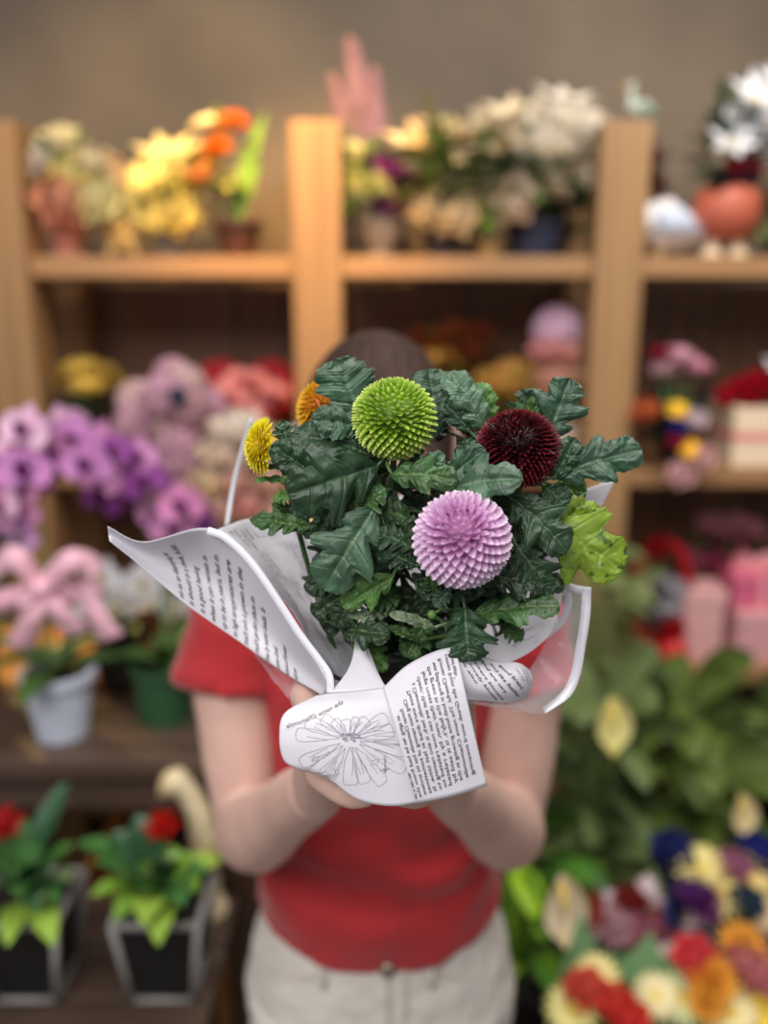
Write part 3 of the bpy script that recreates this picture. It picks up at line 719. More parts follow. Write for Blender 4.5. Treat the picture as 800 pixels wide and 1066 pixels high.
# big pink hydrangea bush behind the orchids
hy = empty('potted_hydrangea', PZ(180, 1.84, TZ), 'big dusty pink hydrangea bush in a brown pot behind the orchids', 'potted plant')
b0 = PZ(180, 1.84, TZ)
pot(hy, b0, r0=.06, r1=.08, h=.13, c=(110, 78, 60)); ps = []
hl = [(180, 392, .075, 0), (196, 400, .07, 2), (168, 404, .06, 1)] + [(178+ (56*math.sqrt((k+.5)/24))*cos(k*2.39996), 462+(62*math.sqrt((k+.5)/24))*sin(k*2.39996), .085, k % 3) for k in range(24)]
for (x, y, s, cc) in hl:
    p = P(x, y, 1.8+rnd.uniform(-.05, .05)); ps.append(p); c = ((206, 160, 176), (196, 152, 158), (216, 182, 178))[cc]
    put_flower('hydrangea', c, s, p, (rnd.uniform(-.3,.3), -1, .4), hy, (150, 96, 110))
stems(hy, b0+Vector((0,0,.11)), ps, .004); foliage(hy, P(180, 500, 1.84), (.18, .1, .14), 60, .08, (90, 84, 70), c2=(120, 96, 90))
put_flower('rose', (60, 90, 110), .04, P(186, 412, 1.72), (0,-1,0), hy)
# cream and blush roses right behind paper
bouquet('bouquet', 'cream and blush pink roses in ivory paper behind the left paper wing', PZ(255, 1.8, TZ+.022), P(255, 540, 1.78), .12, (230, 214, 196),
    [FP('rose', c, .12, x, y, 1.72) for (x, y, c) in ((235, 480, (240, 218, 196)), (268, 480, (240, 214, 190)), (250, 505, (236, 186, 172)), (285, 505, (240, 200, 176)), (222, 510, (244, 220, 180)), (262, 530, (234, 170, 160)), (290, 540, (240, 206, 180)), (230, 535, (238, 196, 180)), (295, 475, (240, 214, 190)), (250, 455, (242, 226, 210)))], n_fold=7)
# magenta flowers at the far left edge of the table
orchid_plant('deep violet orchid at the left edge of the table', (-30, 1.6, TZ, dict(r0=.05, r1=.06, h=.12, c=(90, 60, 40))),
    [[(0, 640, 1.6), (5, 560, 1.58), (10, 470, 1.56)]], {'b': blooms(8, 545, 26, 22, 5, 1.58, nc=2), 'c': [(176, 120, 190), (200, 150, 200)]}, .08, leaves=5)

# ---- low bench: black square planters with grey frames
grey_frame = mat('grey_metal_frame', (150, 146, 144), rough=.4)
def planter(cx, Y, wd, hh, label, lean=0):
    base = PZ(cx, Y, BZ); r = empty('square_planter', base, label, 'planter')
    b = MB(); t = wd/2; bo = wd*.36
    lo = [Vector((-bo,-bo,.012)), Vector((bo,-bo,.012)), Vector((bo,bo,.012)), Vector((-bo,bo,.012))]; hi = [Vector((-t,-t,hh)), Vector((t,-t,hh)), Vector((t,t,hh)), Vector((-t,t,hh))]
    hi2 = [Vector((v.x*.92, v.y*.92, hh)) for v in hi]; lo2 = [Vector((v.x*.9, v.y*.9, hh*.97)) for v in hi]
    b.add([base+v for v in lo+hi+hi2+lo2], [(3,2,1,0)]+[(k, (k+1)%4, 4+(k+1)%4, 4+k) for k in range(4)]+[(4+k, 4+(k+1)%4, 8+(k+1)%4, 8+k) for k in range(4)]+[(8+k, 8+(k+1)%4, 12+(k+1)%4, 12+k) for k in range(4)]+[(12,13,14,15)])
    b.build('pot', black_plastic, r, False, .002)
    for k in range(4):
        b = MB(); b.tube([base+lo[k]*1.04-Vector((0,0,.012)), base+Vector((hi[k].x*1.03, hi[k].y*1.03, hh))], .006, 6); b.build('frame_upright', grey_frame, r)
        k2 = (k+1) % 4
        b = MB(); b.tube([base+Vector((hi[k].x*1.03, hi[k].y*1.03, hh)), base+Vector((hi[k2].x*1.03, hi[k2].y*1.03, hh))], .006, 6); b.build('frame_rail', grey_frame, r)
        b = MB(); b.tube([base+Vector((lo[k].x*1.04, lo[k].y*1.04, .006)), base+Vector((lo[k2].x*1.04, lo[k2].y*1.04, .006))], .005, 6); b.build('frame_rail', grey_frame, r)
    b = MB(); b.add([base+v+Vector((0,0,.001)) for v in lo2], [(0,1,2,3)]); b.build('soil', soil_m, r, False)
    return r, base+Vector((0,0,hh*.95))
LG = [(58, 104, 44), (112, 150, 52), (70, 118, 60), (148, 180, 70), (50, 86, 56)]
def broad_plant(r, top, tips, W, cols, nm='leaf'):
    for k, (x, y, Y, ci) in enumerate(tips):
        t = P(x, y, Y); b = MB(); b0 = top + (t-top)*.15*Vector((1,1,1)).length/1.73
        b.tube([top, top.lerp(t, .2)+Vector((0,0,.02)), top.lerp(t, .35)+Vector((0,0,.03))], .003, 5)
        blade(b, top.lerp(t, .2)+Vector((0,0,.01)), t, W*rnd.uniform(.85, 1.15), .18, cup=.1)
        b.build(nm, M(cols[ci], rough=.4), r)
r1, t1 = planter(178, 1.17, .125, .155, 'black tapered square planter in grey frame beside the person')
broad_plant(r1, t1, [(100, 900, 1.15, 2), (115, 870, 1.2, 4), (140, 850, 1.22, 4), (95, 935, 1.1, 1), (150, 965, 1.03, 3), (120, 960, 1.05, 1), (165, 985, 1.02, 3), (215, 905, 1.2, 2), (200, 890, 1.2, 1), (150, 930, 1.08, 0), (190, 945, 1.06, 2), (125, 915, 1.1, 0), (205, 930, 1.1, 1), (175, 900, 1.1, 4), (170, 880, 1.22, 1), (230, 895, 1.25, 3), (80, 880, 1.18, 0), (185, 925, 1.1, 2), (160, 900, 1.12, 3)], .05, LG)
put_flower('bromeliad', (206, 34, 28), .075, P(170, 868, 1.2), (0,-.3,1), r1); stems(r1, t1, [P(170, 872, 1.2)], .004)
r2, t2 = planter(40, 1.17, .125, .155, 'black tapered square planter in grey frame at the left edge')
broad_plant(r2, t2, [(8, 985, 1.05, 3), (55, 985, 1.04, 3), (-10, 900, 1.15, 2), (60, 830, 1.25, 4), (50, 850, 1.22, 4), (20, 850, 1.22, 2), (78, 880, 1.2, 0), (30, 870, 1.2, 0), (-5, 870, 1.2, 2), (20, 935, 1.06, 0), (60, 940, 1.08, 2), (40, 950, 1.05, 4), (0, 920, 1.1, 0), (75, 920, 1.1, 4), (40, 900, 1.12, 4), (72, 815, 1.26, 4)], .04, LG)
put_flower('bromeliad', (196, 44, 48), .085, P(6, 868, 1.18), (0,-.3,1), r2); stems(r2, t2, [P(6, 872, 1.18)], .004)
# cream curved ornament
co = MB(); pts = [P(212, 906, 1.33), P(213, 875, 1.33), P(208, 848, 1.33), P(198, 828, 1.33), P(184, 812, 1.33), P(172, 820, 1.32), P(166, 830, 1.315)]
co.tube(pts, [.028, .026, .022, .02, .024, .016, .004], 14); co.ball(P(181, 815, 1.325), .024, 14); cb = P(212, 906, 1.33)
co.lathe([(.04, 0), (.04, .01), (.028, .04), (.026, cb.z-BZ+.01)], (cb.x, cb.y, BZ), 20)
me = remeshed(co, 'curved_ornament', .004, 3)
tag(link('curved_ornament', me, [mat('cream_ceramic', (230, 214, 180), rough=.35, c2=(206, 180, 130), noise_scale=14)]), 'cream curved neck ornament behind the right planter, beside the forearm', 'ornament')
# wooden easel-like honey stand near the planter
# ---- right: big leafy plants and bouquets
GREENS = [(92, 110, 48), (64, 80, 38), (142, 170, 52), (104, 120, 72), (48, 62, 34), (76, 96, 44), (128, 142, 70)]
def big_plant(px, Y, zb, n, zr, xr, L, W, label, potc, seedk=0, extras=(), spec=None, name='leafy_potted_plant', pal=None):
    base = PZ(px, Y, zb); r = empty(name, base, label, 'potted plant'); pr_ = spec or dict(r0=.08, r1=.10, h=.2, c=potc)
    pot(r, base, **pr_); top = base + Vector((0, 0, pr_['h']*.86)); pal = pal or GREENS
    for k in range(n):
        q = rnd.uniform(0, 2*pi); zz = rnd.uniform(*zr); rad = rnd.uniform(.25, 1)*xr
        c0 = Vector((base.x + rad*cos(q)*.7, base.y + rad*sin(q)*.6, zz)); d = Vector((cos(q)*.8, sin(q)*.5-.45, rnd.uniform(-.5, .5))).normalized()
        t = c0 + d*L*rnd.uniform(.7, 1.2); b = MB()
        b.tube([top, top.lerp(c0, .5)+Vector((0, 0, .05)), c0], .0035, 5); blade(b, c0, t, W*rnd.uniform(.8, 1.2), .12, cup=.1, side=(rnd.uniform(.4,1), 0, rnd.uniform(-.8,.8)))
        b.build('leaf', M(pal[(k*7+seedk) % len(pal)], rough=.5, spec=.25), r)
    for (kind, c, s, x, y, yy) in extras:
        p = P(x, y, yy); put_flower(kind, c, s, p, (.1,-1,.3), r, spin=-pi/2)
    if extras: stems(r, top, [P(e[3], e[4], e[5]) for e in extras], .004)
    return r
big_plant(690, 1.85, 0, 70, (.30, .70), .24, .16, .085, 'tall peace lily with a yellow cream spathe right of the person', (120, 90, 70), 0, [('spathe', (230, 220, 150), .12, 636, 738, 1.62), ('spathe', (226, 206, 160), .09, 772, 835, 1.6)])
big_plant(610, 1.75, 0, 50, (.30, .78), .15, .14, .07, 'dense dark leafed pot plant directly behind the right elbow', (90, 70, 60), 3)
big_plant(780, 1.98, 0, 50, (.30, .62), .22, .16, .085, 'broad leafed plant in a grey pot below the pink boxes', (110, 110, 110), 1)
big_plant(604, 2.02, 0, 70, (.45, .98), .13, .09, .04, 'tall olive bush with small leaves below the right post', (96, 84, 60), 2, pal=[(124, 132, 80), (98, 106, 62), (150, 146, 96), (110, 120, 70)])
big_plant(528, 1.45, 0, 36, (.3, .66), .12, .12, .06, 'lime green leafy plant low between the hip and the bouquets', (60, 60, 60), 2, [('spathe', (236, 220, 190), .12, 585, 925, 1.25)], pal=[(150, 190, 40), (120, 166, 50), (60, 96, 36), (80, 130, 44)])
# display tray for the bouquets
DZ = P(680, 1066, 1.2).z - .16
tr = empty('bouquet_stand', (.62, 1.25, 0), 'low dark stand beneath the colourful paper wrapped bouquets', 'stand')
b = MB(); b.box((.33, 1.02, DZ-.03), (1.15, 1.62, DZ)); b.build('tabletop', dark_wood, tr, False, .003)
for x in (.35, 1.08):
    for y in (1.04, 1.55):
        b = MB(); b.box((x, y, 0), (x+.05, y+.05, DZ-.03)); b.build('leg', dark_wood_v, tr, False)
def bq(label, cx, cy, Y, R, wrapc, fls, wrap2=None, n_fold=8, flare=1.25):
    tc = P(cx, cy, Y); base = Vector((tc.x, tc.y+.05, DZ))
    return bouquet('bouquet', label, base, tc, R, wrapc, [FP(k, c, s, x, y, Y+dy, *rest) for (k, c, s, x, y, dy, *rest) in fls], wrap2=wrap2, n_fold=n_fold, flare=flare)
bq('bouquet of cream daisies and red blooms in two peaked green paper', 640, 1040, 1.20, .10, (92, 130, 86),
   [('daisy', (238, 226, 160), .075, 622, 1018, -.03), ('daisy', (238, 230, 160), .085, 596, 1052, -.06), ('daisy', (238, 226, 180), .075, 682, 1038, -.04), ('rose', (238, 84, 70), .07, 640, 1048, -.07), ('rose', (240, 110, 90), .07, 612, 1032, -.05), ('rose', (236, 76, 66), .07, 655, 1064, -.09), ('daisy', (226, 232, 180), .09, 708, 1040, -.03), ('rose', (216, 90, 76), .05, 600, 1030, -.04)], n_fold=4, flare=1.05)
gp = MB()   # the two pointed corners of the green paper
for (x0, x1, xp, yp) in ((584, 642, 604, 950), (636, 698, 680, 970)):
    a_, b_, c_ = P(x0, 1018, 1.195), P(x1, 1030, 1.195), P(xp, yp, 1.225); gp.add([a_, b_, c_, a_+Vector((0,.004,0)), b_+Vector((0,.004,0)), c_+Vector((0,.004,0))], [(0,1,2), (5,4,3), (0,3,4,1), (1,4,5,2), (2,5,3,0)])
gr = [o for o in bpy.data.objects if o.get('label', '').startswith('bouquet of cream daisies')][0]
gp.build('paper_corner', M((112, 150, 102), rough=.5), gr, False)
bq('bouquet of orange, red and pink blooms at the lower right corner', 752, 1040, 1.22, .11, (226, 196, 190),
   [('mum', (248, 188, 76), .09, 742, 1022, -.05), ('mum', (248, 190, 84), .09, 772, 988, 0), ('rose', (240, 84, 92), .08, 722, 1000, -.02), ('rose', (222, 140, 148), .08, 788, 1018, -.03), ('daisy', (236, 222, 170), .09, 760, 1056, -.07), ('daisy', (236, 206, 60), .09, 792, 1054, -.06), ('rose', (220, 140, 140), .07, 775, 1005, -.03), ('mum', (248, 192, 80), .07, 735, 1045, -.07)], n_fold=9)
bq('bouquet of pale yellow and purple blooms in navy paper at the right edge', 752, 935, 1.38, .085, (48, 50, 110),
   [('daisy', (238, 222, 150), .10, 728, 905, 0), ('daisy', (236, 218, 150), .09, 752, 932, -.04), ('daisy', (232, 206, 140), .10, 778, 914, 0), ('mum', (130, 60, 130), .08, 734, 942, -.05), ('rose', (120, 60, 140), .07, 722, 932, -.04), ('rose', (50, 56, 120), .09, 700, 890, .03), ('rose', (44, 50, 130), .09, 788, 892, .04), ('daisy', (226, 200, 160), .08, 790, 950, -.05), ('rose', (190, 120, 150), .07, 762, 905, 0), ('rose', (60, 80, 96), .07, 776, 942, -.06)], n_fold=6)
bq('bouquet of pink and coral blooms in pale lace paper behind the green one', 668, 985, 1.44, .10, (222, 200, 206),
   [('rose', (222, 150, 170), .08, 664, 975, -.03), ('rose', (214, 96, 76), .08, 612, 950, 0), ('rose', (170, 60, 60), .08, 656, 944, .03), ('mum', (226, 150, 176), .08, 690, 975, -.04), ('rose', (224, 110, 90), .07, 690, 965, -.02), ('rose', (232, 206, 170), .08, 598, 972, -.02), ('daisy', (226, 214, 220), .08, 712, 955, 0), ('rose', (232, 190, 196), .08, 640, 968, -.03), ('daisy', (230, 214, 218), .09, 708, 985, -.04)], n_fold=11)

# ================================================================ PERSON
pers = empty('person', (-.005, .93, 0), 'person in red T-shirt and off white jeans holding up the wrapped plant', 'person')
skin_m = mat('skin', (218, 178, 164), rough=.5, sss=.12, noise_amt=.06, noise_scale=30)
def limb(b, pts, rad, seg=16, n=5, flat=1, up=None):
    pts = [Vector(p) for p in pts]; sm = []; rr = []
    for i in range(len(pts)-1):
        for k in range(n):
            s = k/n; p0 = pts[max(i-1, 0)]; p1 = pts[i]; p2 = pts[i+1]; p3 = pts[min(i+2, len(pts)-1)]
            sm.append(.5*((2*p1)+(p2-p0)*s+(2*p0-5*p1+4*p2-p3)*s*s+(3*p1-p0-3*p2+p3)*s**3)); rr.append(rad[i]+(rad[i+1]-rad[i])*(s*s*(3-2*s)))
    sm.append(pts[-1]); rr.append(rad[-1]); b.tube(sm, rr, seg, flat=flat, up=up)
    b.ball(pts[0], rad[0]*.98, 12); b.ball(pts[-1], rad[-1]*.98, 12)
CX = -.008; BY = .93
shL, shR = P(247, 668, .90), P(540, 672, .90)
elL, elR = P(258, 868, .845), P(532, 864, .845)
POT_C = Vector((P(400, 760, .50).x, .50, 0)); POT_Z0 = P(400, 805, .50).z; POT_H = .080; POT_R1, POT_R0 = .042, .034
wrL = P(330, 822, .610); wrR = P(472, 822, .610)
body = MB()
# torso core, neck and head
body.loft([(.84, CX, BY, .12, .08), (.90, CX, BY, .125, .085), (1.0, CX, BY, .112, .08), (1.12, CX, BY, .125, .085), (1.22, CX, BY, .145, .082), (1.275, CX, BY+.01, .14, .065), (1.31, CX, BY+.015, .08, .05)], 24)
limb(body, [(CX, BY+.02, 1.27), (CX, BY+.012, 1.33), (CX, BY, 1.39)], [.058, .05, .05])
hc_ = Vector((CX, BY-.005, 1.449))
def head(b, c):
    prof = []; seg = 28; rows = 18; vs = []; fs = []
    for i in range(rows+1):
        th = pi*i/rows; z = cos(th)
        for k in range(seg):
            q = 2*pi*k/seg; x = sin(th)*cos(q); y = sin(th)*sin(q)
            sx = .074; sy = .092
            if z < 0: sx *= 1-.28*(-z)**1.3; sy *= 1-.18*(-z)
            yo = -.012*max(0, -z)
            vs.append(c + Vector((x*sx, y*sy+yo, z*(.105 if z > 0 else .112))))
    for i in range(rows):
        for k in range(seg):
            k2 = (k+1) % seg; fs.append((i*seg+k, (i+1)*seg+k, (i+1)*seg+k2, i*seg+k2))
    b.add(vs, fs)
head(body, hc_)
fy = hc_.y-.09
body.tube([hc_+Vector((0, -.086, .012)), hc_+Vector((0, -.096, -.014)), hc_+Vector((0, -.102, -.03)), hc_+Vector((0, -.092, -.042))], [.007, .009, .013, .008], 10)     # nose
for sx in (-1, 1):
    body.ball(hc_+Vector((sx*.009, -.098, -.034)), .008, 8)
    body.tube([hc_+Vector((sx*.012, -.086, .026)), hc_+Vector((sx*.032, -.083, .03)), hc_+Vector((sx*.05, -.07, .024))], [.006, .008, .005], 8)           # brow
    body.ball(hc_+Vector((sx*.036, -.062, -.028)), .016, 10)
    body.tube([hc_+Vector((sx*.073, .0, .018)), hc_+Vector((sx*.083, .01, .012)), hc_+Vector((sx*.082, .006, -.012)), hc_+Vector((sx*.073, -.002, -.028))], [.008, .011, .01, .006], 8)  # ear
for sx in (-1, 1):      # upper and lower eyelids
    for dz, r_ in ((.0155, .0048), (-.0005, .0036)):
        body.tube([hc_+Vector((sx*.018, -.079, .008)), hc_+Vector((sx*.031, -.0835, dz)), hc_+Vector((sx*.044, -.074, .009))], [.003, r_, .003], 8)
body.tube([hc_+Vector((-.022, -.083, -.062)), hc_+Vector((0, -.092, -.06)), hc_+Vector((.022, -.083, -.062))], [.003, .0065, .003], 8)
body.tube([hc_+Vector((-.018, -.082, -.071)), hc_+Vector((0, -.089, -.071)), hc_+Vector((.018, -.082, -.071))], [.003, .0065, .003], 8)
body.ball(hc_+Vector((0, -.066, -.096)), .017, 10)
# arms and hands
fingers = []
for s, sh, el, wr in ((-1, shL, elL, wrL), (1, shR, elR, wrR)):
    limb(body, [Vector((CX+s*.10, BY+.01, 1.255)), sh, sh.lerp(el, .5)+Vector((s*.004, 0, 0)), el+Vector((0, .008, .012))], [.05, .050, .043, .036], 18)
    m1 = el.lerp(wr, .28); m2 = el.lerp(wr, .72)
    limb(body, [el+Vector((0, .006, 0)), m1+Vector((s*.006, 0, -.008)), m2, wr], [.036, .041, .029, .024], 18)
    # palm lies along the pot side
    th = math.radians(90-18)   # start angle measured from +y (towards the person) around the pot
    def on(a, z, off):         # a: 0 = towards person, 90 = side, 180 = away from person
        rr = POT_R0 + (POT_R1-POT_R0)*max(0, (z-POT_Z0)/POT_H) + off
        return Vector((POT_C.x + s*sin(a)*rr, POT_C.y + cos(a)*rr, z))
    R = math.radians
    zc = POT_Z0+.034
    for k, dz in enumerate((.022, .007, -.008, -.022)):
        body.tube([wr+Vector((0, 0, dz*.35)), on(R(62), zc+dz*.9-.004, .014), on(R(98), zc+dz, .010)], [.019, .0135, .0105], 12)
        L = (.066, .074, .070, .056)[k]; z_ = zc+dz; a0 = 98; pts = []; da = math.degrees(L/(POT_R0+.012))
        for j in range(9): pts.append(on(R(a0+da*j/8), z_-.004*(j/8), .0085+.0015*sin(pi*j/4)**2))
        body.tube(pts, [.0098, .0092, .0088, .0091, .0085, .0082, .0083, .0076, .0055], 12); body.ball(pts[-1], .0055, 8)
        body.ball(pts[0], .0105, 10)
    # thumb leaves the palm near its base on the side towards the person and closes over the pot
    t0 = wr.lerp(on(R(60), zc, .016), .45)
    body.tube([t0+Vector((0, 0, .012)), on(R(52), zc+.028, .020), on(R(40), zc+.040, .012), on(R(22), zc+.045, .0095), on(R(10), zc+.045, .009)], [.0145, .0125, .0105, .0095, .006], 12)
# legs
for s in (-1, 1):
    limb(body, [(CX+s*.058, BY+.005, .84), (CX+s*.082, BY, .66), (CX+s*.085, BY+.005, .48), (CX+s*.085, BY+.02, .30), (CX+s*.085, BY+.03, .09)], [.062, .062, .050, .048, .034], 18)
    limb(body, [(CX+s*.085, BY+.03, .05), (CX+s*.09, BY-.05, .035), (CX+s*.095, BY-.12, .025)], [.03, .028, .02], 12)
bm_ = remeshed(body, 'body', .0036, 3, .5)
link('body', bm_, [skin_m], pers)
for sx in (-1, 1):
    b = MB(); b.ball(hc_+Vector((sx*.031, -.0722, .008)), .0115, 14); o = b.build('eye', M((236, 232, 228), rough=.2), pers)
    b = MB(); b.ball(hc_+Vector((sx*.031, -.0822, .007)), .0056, 12, 0, (1,.4,1)); b.build('iris', M((50, 32, 22), rough=.2), o)
b = MB(); b.tube([hc_+Vector((-.024, -.088, -.066)), hc_+Vector((-.01, -.0975, -.0645)), hc_+Vector((0, -.0965, -.066)), hc_+Vector((.01, -.0975, -.0645)), hc_+Vector((.024, -.088, -.066))], [.0015, .0045, .0045, .0045, .0015], 8); b.build('lips', M((176, 96, 92)), pers)
# hair: cap with a centre parting and tied-back length
b = MB(); vs = []; fs = []; rows = 16; seg = 64
for i in range(rows+1):
    th = pi*.74*i/rows
    for k in range(seg):
        q = 2*pi*k/seg; x = sin(th)*cos(q); y = sin(th)*sin(q); z = cos(th)
        front = max(0, -sin(q))
        lim = pi*(.74-.40*front**1.5); t2 = min(th, lim); x = sin(t2)*cos(q); y = sin(t2)*sin(q); z = cos(t2)
        g = 1+.012*sin(q*31+z*6)+.01*sin(q*17)
        vs.append(hc_ + Vector((x*.084*g, y*.103*g+.003, z*.115)) + Vector((0, 0, .002)))
for i in range(rows):
    for k in range(seg):
        k2 = (k+1) % seg; fs.append((i*seg+k, (i+1)*seg+k, (i+1)*seg+k2, i*seg+k2))
b.add(vs, fs)
hair_m = mat('brown_hair', (70, 50, 42), rough=.75, spec=.2, noise_amt=.4, noise_scale=30, stretch=(6, 1, 1))
ho = b.build('hair', hair_m, pers); so = ho.modifiers.new('s', 'SOLIDIFY'); so.thickness = .008; so.offset = -1
b = MB(); b.tube([hc_+Vector((0, .095, .03)), hc_+Vector((0, .12, .0)), hc_+Vector((0, .125, -.08)), hc_+Vector((0, .11, -.18))], [.02, .03, .028, .008], 14); b.build('ponytail', hair_m, pers)
# T-shirt
ts = MB()
ts.loft([(.872, CX, BY-.004, .149, .108), (.90, CX, BY-.004, .149, .108), (.96, CX, BY-.004, .139, .104), (1.04, CX, BY-.004, .135, .103), (1.12, CX, BY-.004, .143, .106), (1.19, CX, BY-.004, .155, .104), (1.25, CX, BY+.004, .160, .085), (1.29, CX, BY+.012, .115, .066), (1.315, CX, BY+.016, .078, .056)], 36)
slv = {}
for s, sh, el in ((-1, shL, elL), (1, shR, elR)):
    end = sh.lerp(el, .22) + Vector((s*.010, 0, 0))
    ts.tube([Vector((CX+s*.06, BY+.008, 1.268)), Vector((CX+s*.115, BY+.006, 1.262)), sh+Vector((s*.0, 0, .012)), end], [.05, .060, .062, .063], 24)
tme = remeshed(ts, 't_shirt', .006, 5, .6)
for v in tme.vertices:
    p = v.co; n = v.normal
    k = max(0, min(1, (1.16-p.z)/.14))
    f = .0060*k*sin(p.z*85 + 5*noise.noise(Vector((p.x*7, 3, p.z*5))) - abs(p.x-CX)*26) * (.6+.8*noise.noise(Vector((p.x*9, p.y*3, p.z*9))))
    f += .007*noise.noise(Vector((p.x*13, p.y*13, p.z*17))) + .003*noise.noise(Vector((p.x*32, p.y*32, p.z*40)))
    v.co = p + n*f
    d = max(0, min(1, (.92-p.z)/.05))            # hem dips at the front centre
    v.co.z -= d*.030*(1-min(1, (abs(p.x-CX)/.14)**2))*(1 if p.y < BY else .2) - d*.010
tee_m = mat('red_cotton', (172, 24, 32), rough=.85, sheen=.25, noise_amt=.12, noise_scale=9, bump=.25, bump_scale=260)
to = link('t_shirt', tme, [tee_m], pers)
# jeans
jn = MB()
jn.loft([(.70, CX+.004, BY, .166, .108), (.76, CX+.004, BY, .170, .115), (.82, CX+.003, BY, .160, .111), (.88, CX, BY, .142, .103), (.915, CX, BY, .132, .098)], 36)
for s in (-1, 1):
    jn.loft([(.075, CX+s*.085, BY+.028, .062, .066), (.28, CX+s*.085, BY+.015, .066, .070), (.48, CX+s*.084, BY, .070, .075), (.62, CX+s*.082, BY, .080, .090), (.76, CX+s*.080, BY, .084, .104)], 26)
jme = remeshed(jn, 'jeans', .006, 4, .5)
for v in jme.vertices:
    p = v.co; v.co = p + v.normal*(.004*noise.noise(Vector((p.x*16, p.y*16, p.z*24))) + .002*noise.noise(Vector((p.x*50, p.y*50, p.z*60))))
denim = mat('off_white_denim', (214, 206, 196), rough=.85, noise_amt=.08, noise_scale=14, bump=.5, bump_scale=420)
jo = link('jeans', jme, [denim], pers)
def jfront(x, z, off=.003):      # front surface of the jeans
    ry = .104 + (.114-.104)*max(0, min(1, (.88-z)/.08)); rx = .141+(.160-.141)*max(0, min(1, (.88-z)/.08))
    e = .85; cc = min(1, abs((x-CX)/rx))**(1/e); ss = math.sqrt(max(0, 1-cc*cc))**e
    return Vector((x, BY-(ry+off)*ss, z))
b = MB()
for s in (-1, 1):   # pocket seams
    b.tube([jfront(CX+s*(.055+.012*i), .868-.040*(i/6)**.5, .0025) for i in range(7)], .0014, 6)
b.tube([jfront(CX+.012, .888-.016*i) for i in range(10)], .0015, 6)
b.tube([jfront(CX+.032, .868-.012*i) for i in range(7)] + [jfront(CX+.016, .785)], .0013, 6)
b.tube([jfront(CX-.13+.26*i/30, .872, .0025) for i in range(31)], .0014, 6)
b.build('seam', M((190, 178, 166), rough=.8), jo)
for x in (-.062, .062):
    b = MB(); b.tube([jfront(CX+x, .862, .004), jfront(CX+x, .838, .005)], .0055, 6, flat=.4); b.build('belt_loop', denim, jo)
b = MB(); q0 = jfront(CX+.012, .866, .005); b.tube([q0, q0+Vector((0, -.004, 0))], .0085, 16); b.build('button', M((150, 132, 116), rough=.3, metal=.7), jo)
shoe_m = M((230, 228, 224), rough=.6)
for s in (-1, 1):
    b = MB(); b.tube([(CX+s*.085, BY+.07, .04), (CX+s*.086, BY+.02, .05), (CX+s*.09, BY-.06, .042), (CX+s*.095, BY-.13, .034), (CX+s*.096, BY-.155, .03)], [.03, .046, .046, .042, .022], 16, flat=.8)
    o = link('shoe', remeshed(b, 'shoe', .005, 2), [shoe_m], pers)
    b = MB(); b.tube([(CX+s*.086, BY+.07, .009), (CX+s*.09, BY-.06, .009), (CX+s*.096, BY-.155, .009)], [.034, .046, .036], 16, flat=.2); b.build('sole', M((240, 240, 238)), o)

# ================================================================ HELD PLANT
pl = empty('potted_chrysanthemum', (POT_C.x, POT_C.y, POT_Z0), 'chrysanthemum pot plant with green, dark red, pink and yellow blooms held in both hands', 'potted plant')
pot(pl, Vector((POT_C.x, POT_C.y, POT_Z0)), r0=POT_R0, r1=POT_R1, h=POT_H, c=(18, 18, 18), rim=.0015)
CROWN = Vector((POT_C.x, POT_C.y, POT_Z0+POT_H*.86))

def interp(tab, s):
    for (a, x), (b_, y) in zip(tab[:-1], tab[1:]):
        if s <= b_:
            t = (s-a)/(b_-a); t = t*t*(3-2*t); return x+(y-x)*t
    return tab[-1][1]
LOBED = [(0, .04), (.05, .36), (.13, .62), (.22, .60), (.275, .36), (.33, .56), (.42, .92), (.53, .94), (.60, .50), (.66, .50), (.76, .60), (.86, .54), (.94, .38), (.98, .22), (1, .0)]
NARROW = [(0, .04), (.10, .36), (.2, .42), (.26, .32), (.40, .62), (.52, .64), (.60, .40), (.70, .42), (.80, .44), (.90, .38), (.97, .22), (1, 0)]
OVALT = [(0, .05), (.10, .5), (.24, .68), (.30, .60), (.42, .82), (.54, .84), (.60, .70), (.72, .74), (.84, .62), (.94, .40), (1, .0)]
JAG = [(0, .05), (.08, .40), (.15, .42), (.20, .24), (.28, .62), (.36, .66), (.42, .34), (.50, .80), (.58, .80), (.64, .40), (.74, .54), (.82, .44), (.92, .30), (1, 0)]
STY = {'lobed': (LOBED, (.13, .42), .62), 'narrow': (NARROW, (.16, .48), .8), 'oval': (OVALT, (.2, .5, .72), .5), 'jag': (JAG, (.1, .3, .52), .6)}
